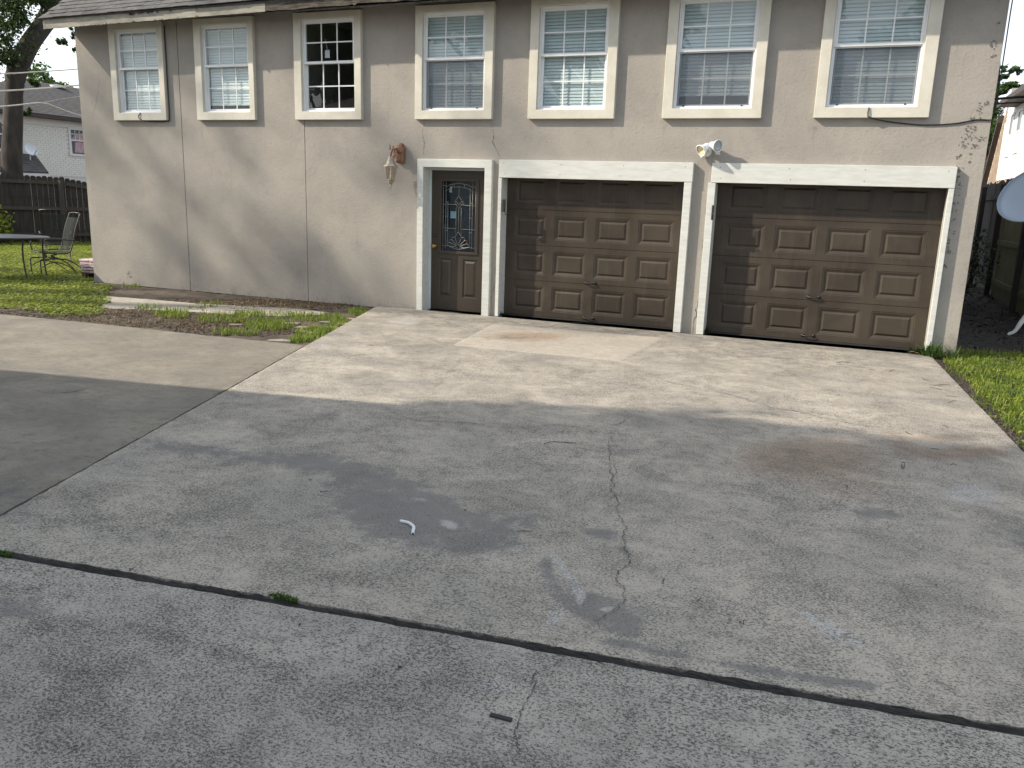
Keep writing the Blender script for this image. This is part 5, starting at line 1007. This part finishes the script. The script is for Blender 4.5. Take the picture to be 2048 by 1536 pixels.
MB().hexa([(NX-.55, yn-.5, zE2+.16), (NX-.55, e0[1]+.1, zE2+.16), (NX+3, e0[1]-1.5, zE2+2.4), (NX+3, yn, zE2+2.4), (NX-.55, yn-.5, zE2+.22), (NX-.55, e0[1]+.1, zE2+.22), (NX+3, e0[1]-1.5, zE2+2.5), (NX+3, yn, zE2+2.5)]).build('roof', 'shingle_far', n2)
# brick wing with a raked roof falling away behind
r0, r1 = XP(2000, 228, NX-.15), XP(1958, 392, NX-.15); y_end = r1[1]+1.2; zr = lambda y: r0[2]+(r1[2]-r0[2])*(y-r0[1])/(r1[1]-r0[1])
MB().add([(NX, yc, -.1), (NX, y_end, -.1), (NX, y_end, zr(y_end)-.35), (NX, yc, zr(yc)-.35), (NX+6, yc, -.1), (NX+6, y_end, -.1), (NX+6, y_end, zr(y_end)-.35), (NX+6, yc, zr(yc)-.35)], [(3, 2, 1, 0), (0, 1, 5, 4), (1, 2, 6, 5), (4, 5, 6, 7), (2, 3, 7, 6)]).build('brick_wing', 'mortar', n2)
tb = MB().box(-.012, .004, 0, .2, 0, .062).mesh('brick'); tb.materials.append(MATS['tan_brick']); z = 1.98; r = 0; cnt = 0; rest = MB()
while z < zr(yc)-.45:
    y = yc+.02+(r % 2)*.1
    while y+.2 < y_end and z+.06 < zr(y+.2)-.36:
        if cnt < 290 and y < yc+1.9: o = link('brick', tb, None, n2); o.location = (NX-.004+random.uniform(-.004, .002), y, z); o.matrix_parent_inverse = Matrix.Translation(-n2.location); o.parent = n2; o.matrix_parent_inverse = Matrix.Translation(-n2.location); cnt += 1
        else: rest.box(NX-.012, NX+.002, y, y+.2, z, z+.062)
        y += .213
    r += 1; z += .074
rest.build('brick_courses', 'tan_brick', n2)['kind'] = 'stuff'
MB().hexa([(NX-.2, r0[1], zr(r0[1])-.34), (NX+5, r0[1], zr(r0[1])-.34), (NX+5, y_end, zr(y_end)-.34), (NX-.2, y_end, zr(y_end)-.34), (NX-.2, r0[1], zr(r0[1])-.06), (NX+5, r0[1], zr(r0[1])-.06), (NX+5, y_end, zr(y_end)-.06), (NX-.2, y_end, zr(y_end)-.06)]).build('wing_roof', 'brown_trim', n2)
# pine
PXx = 12.5; ppt = lambda px, py: WP(px, py, 32.)
b_ = ppt(1985, 420); b_[2] = -.2
tree('pine_tree', tuple(b_), [([b_, ppt(1978, 300), ppt(1990, 180), ppt(1998, 120)], [.3, .25, .16, .06]), ([ppt(1982, 200), ppt(2010, 180), ppt(2036, 172)], [.1, .07, .03]), ([ppt(1990, 165), ppt(2015, 150), ppt(2032, 140)], [.08, .05, .03])],
     [(ppt(2028, 140), (.25, .3, .16), 160), (ppt(2036, 145), (.18, .2, .14), 110), (ppt(2008, 136), (.2, .3, .2), 120), (ppt(2008, 152), (.3, .3, .14), 130), (ppt(2022, 172), (.5, .5, .16), 340), (ppt(2038, 176), (.2, .3, .14), 130), (ppt(2000, 178), (.3, .3, .2), 160), (ppt(2005, 186), (.3, .3, .12), 130), (ppt(1990, 215), (.35, .6, .4), 300), (ppt(1985, 250), (.5, .8, .5), 520), (ppt(1978, 285), (.5, .8, .5), 520), (ppt(1972, 310), (.4, .7, .4), 300), (ppt(1965, 350), (.5, .7, .4), 260), (ppt(1950, 180), (1, 1, 1.2), 500)], 0, .085, 'leaf_pine', 'pine tree with open green tufts behind the right house', lm=3.4)
for pts, r, l_ in (([(1990, 145), (2020, 142), (2060, 139)], .012, 'topmost black line meeting the right building corner'), ([(1982, 199), (2015, 196), (2060, 193)], .02, 'thick black line meeting the right building corner'), ([(1984, 209), (2015, 206), (2060, 204)], .012, 'lowest black line meeting the right building corner')):
    sky_line('overhead_line', [WP(p[0], p[1], 1.2-.35*i) for i, p in enumerate(pts)]+[WP(2300, pts[-1][1]-12, -.6)], r*.75, 'cable_black', l_)

# ------------------------------------------------------------------ what stands behind the camera: the main house and yard trees whose shade falls on the driveway, plus a tree added for its reflection
mh = thing('main_house', (-.6, -6.77, 0), 'low pale main house with a hipped roof, mirrored in the upper windows', 'house')
mh.rotation_euler = (0, 0, math.radians(9.46))
def mp_(mb, name, mat, par=None): o = mb.build(name, mat); o.parent = par or mh; return o
HE = 3.1; HL = -11.5; HD = -9.6          # local axes: x along the eave (leftwards negative), +y towards the garage
mp_(MB().box(HL+.5, -.5, HD+.5, -.6, -.2, HE-.1), 'wall', 'siding')
mp_(MB().add([(HL, 0, HE), (0, 0, HE), (0, HD, HE), (HL, HD, HE), (HL+4.8, HD/2, HE+2.0), (-4.8, HD/2, HE+2.0), (HL, 0, HE-.14), (0, 0, HE-.14), (0, HD, HE-.14), (HL, HD, HE-.14)],
    [(0, 1, 5, 4), (1, 2, 5), (2, 3, 4, 5), (3, 0, 4), (6, 7, 1, 0), (7, 8, 2, 1), (8, 9, 3, 2), (9, 6, 0, 3), (9, 8, 7, 6)]), 'roof', 'shingle_far')
for x in (-8.3, -3.6):
    f_ = mp_(MB().box(x-.6, x+.6, -.6, -.56, .9, 2.3), 'window', 'trim_white')
    for a, b in ((-.54, -.02), (.02, .54)): mp_(MB().box(x+a, x+b, -.565, -.553, .96, 2.24), 'pane', 'dark_glass_far', f_)
def yard_tree(c, h, r, n, label, base=None):
    c = np.array(c, float); top = c+[0, 0, h]; c = c if base is None else np.array(base, float)
    tree('yard_tree', tuple(c), [([c, c*.6+top*.4+[.2, .1, .4], top], [.26, .19, .07]), ([c*.6+top*.4+[.1, 0, .2], c*.3+top*.7+[r*.4, r*.3, 0], c*.15+top*.85+[r*.8, r*.5, 0]], [.13, .08, .03]), ([c*.58+top*.42+[.1, 0, .2], c*.3+top*.7+[-r*.4, -r*.1, 0], c*.1+top*.9+[-r*.8, -r*.3, 0]], [.13, .08, .03])],
         [(top, (r, r, r*.75), n), (top+[r*.5, r*.4, -.2*r], (r*.6, r*.6, r*.5), n//3)], 0, .34, 'leaf_oak', label, 'yard trees behind the photographer')
SH = lambda x, z, t_: np.array([x-1.5*t_, -.68*t_, z+1.15*t_])
for (x, z, t_, r, n, l_) in ((-4.6, 2.0, 15, 2.3, 90, 'broad leafy yard tree left of the lawn'), (-2.0, 1.0, 14.5, 2.3, 90, 'smaller yard tree left of the driveway'), (.6, 1.6, 16, 1.9, 55, 'slim yard tree left of the main house')):
    c = SH(x, z, t_); yard_tree((c[0], c[1], -.1), c[2], r, n, l_)
for k_, (x, y, t_, r, n, l_) in enumerate(((4.5, -5.75, 6.0, 1.35, 3000, 'round dense tree right beside the main house eave'), (5.9, -5.75, 6.4, 1.3, 2400, 'second round tree, behind the one at the house eave'), (7.3, -6.5, 6.6, 1.2, 1300, 'thinner tree rightmost of the trees beside the main house'),
        (6.6, -7.6, 5.6, 1.7, 2600, 'broad tree at the near corner of the main house'), (8.4, -9.4, 6.0, 1.9, 2400, 'dense tree behind the main house corner'), (4.9, -8.0, 6.6, 1.8, 2600, 'leafy tree over the main house roof'), (6.2, -9.6, 6.2, 1.7, 2600, 'low leafy tree behind the main house'))):
    c = np.array([x-1.5*t_, y-.68*t_, 1.15*t_]); yard_tree((c[0], c[1], -.1), c[2], r, n, l_, base=(.5+.55*(k_ % 3), -9.6-1.3*k_, -.1))
for x, y, h, r, l_ in ((-15.5, -21, 7.2, 2.6, 'added unseen tree darkening the reflection in the window without blinds'), (3.2, -31, 10.6, 1.5, 'bushy street tree mirrored in the right window'), (6.6, -33, 9.6, 1.2, 'smaller street tree mirrored in the right window'), (8.6, -32, 9.9, 1.2, 'street tree mirrored at the right edge of the right window')): yard_tree((x, y, -.1), h, r, 4500 if x < -10 else 800, l_)  # first tree is added out of view to darken one window's reflection
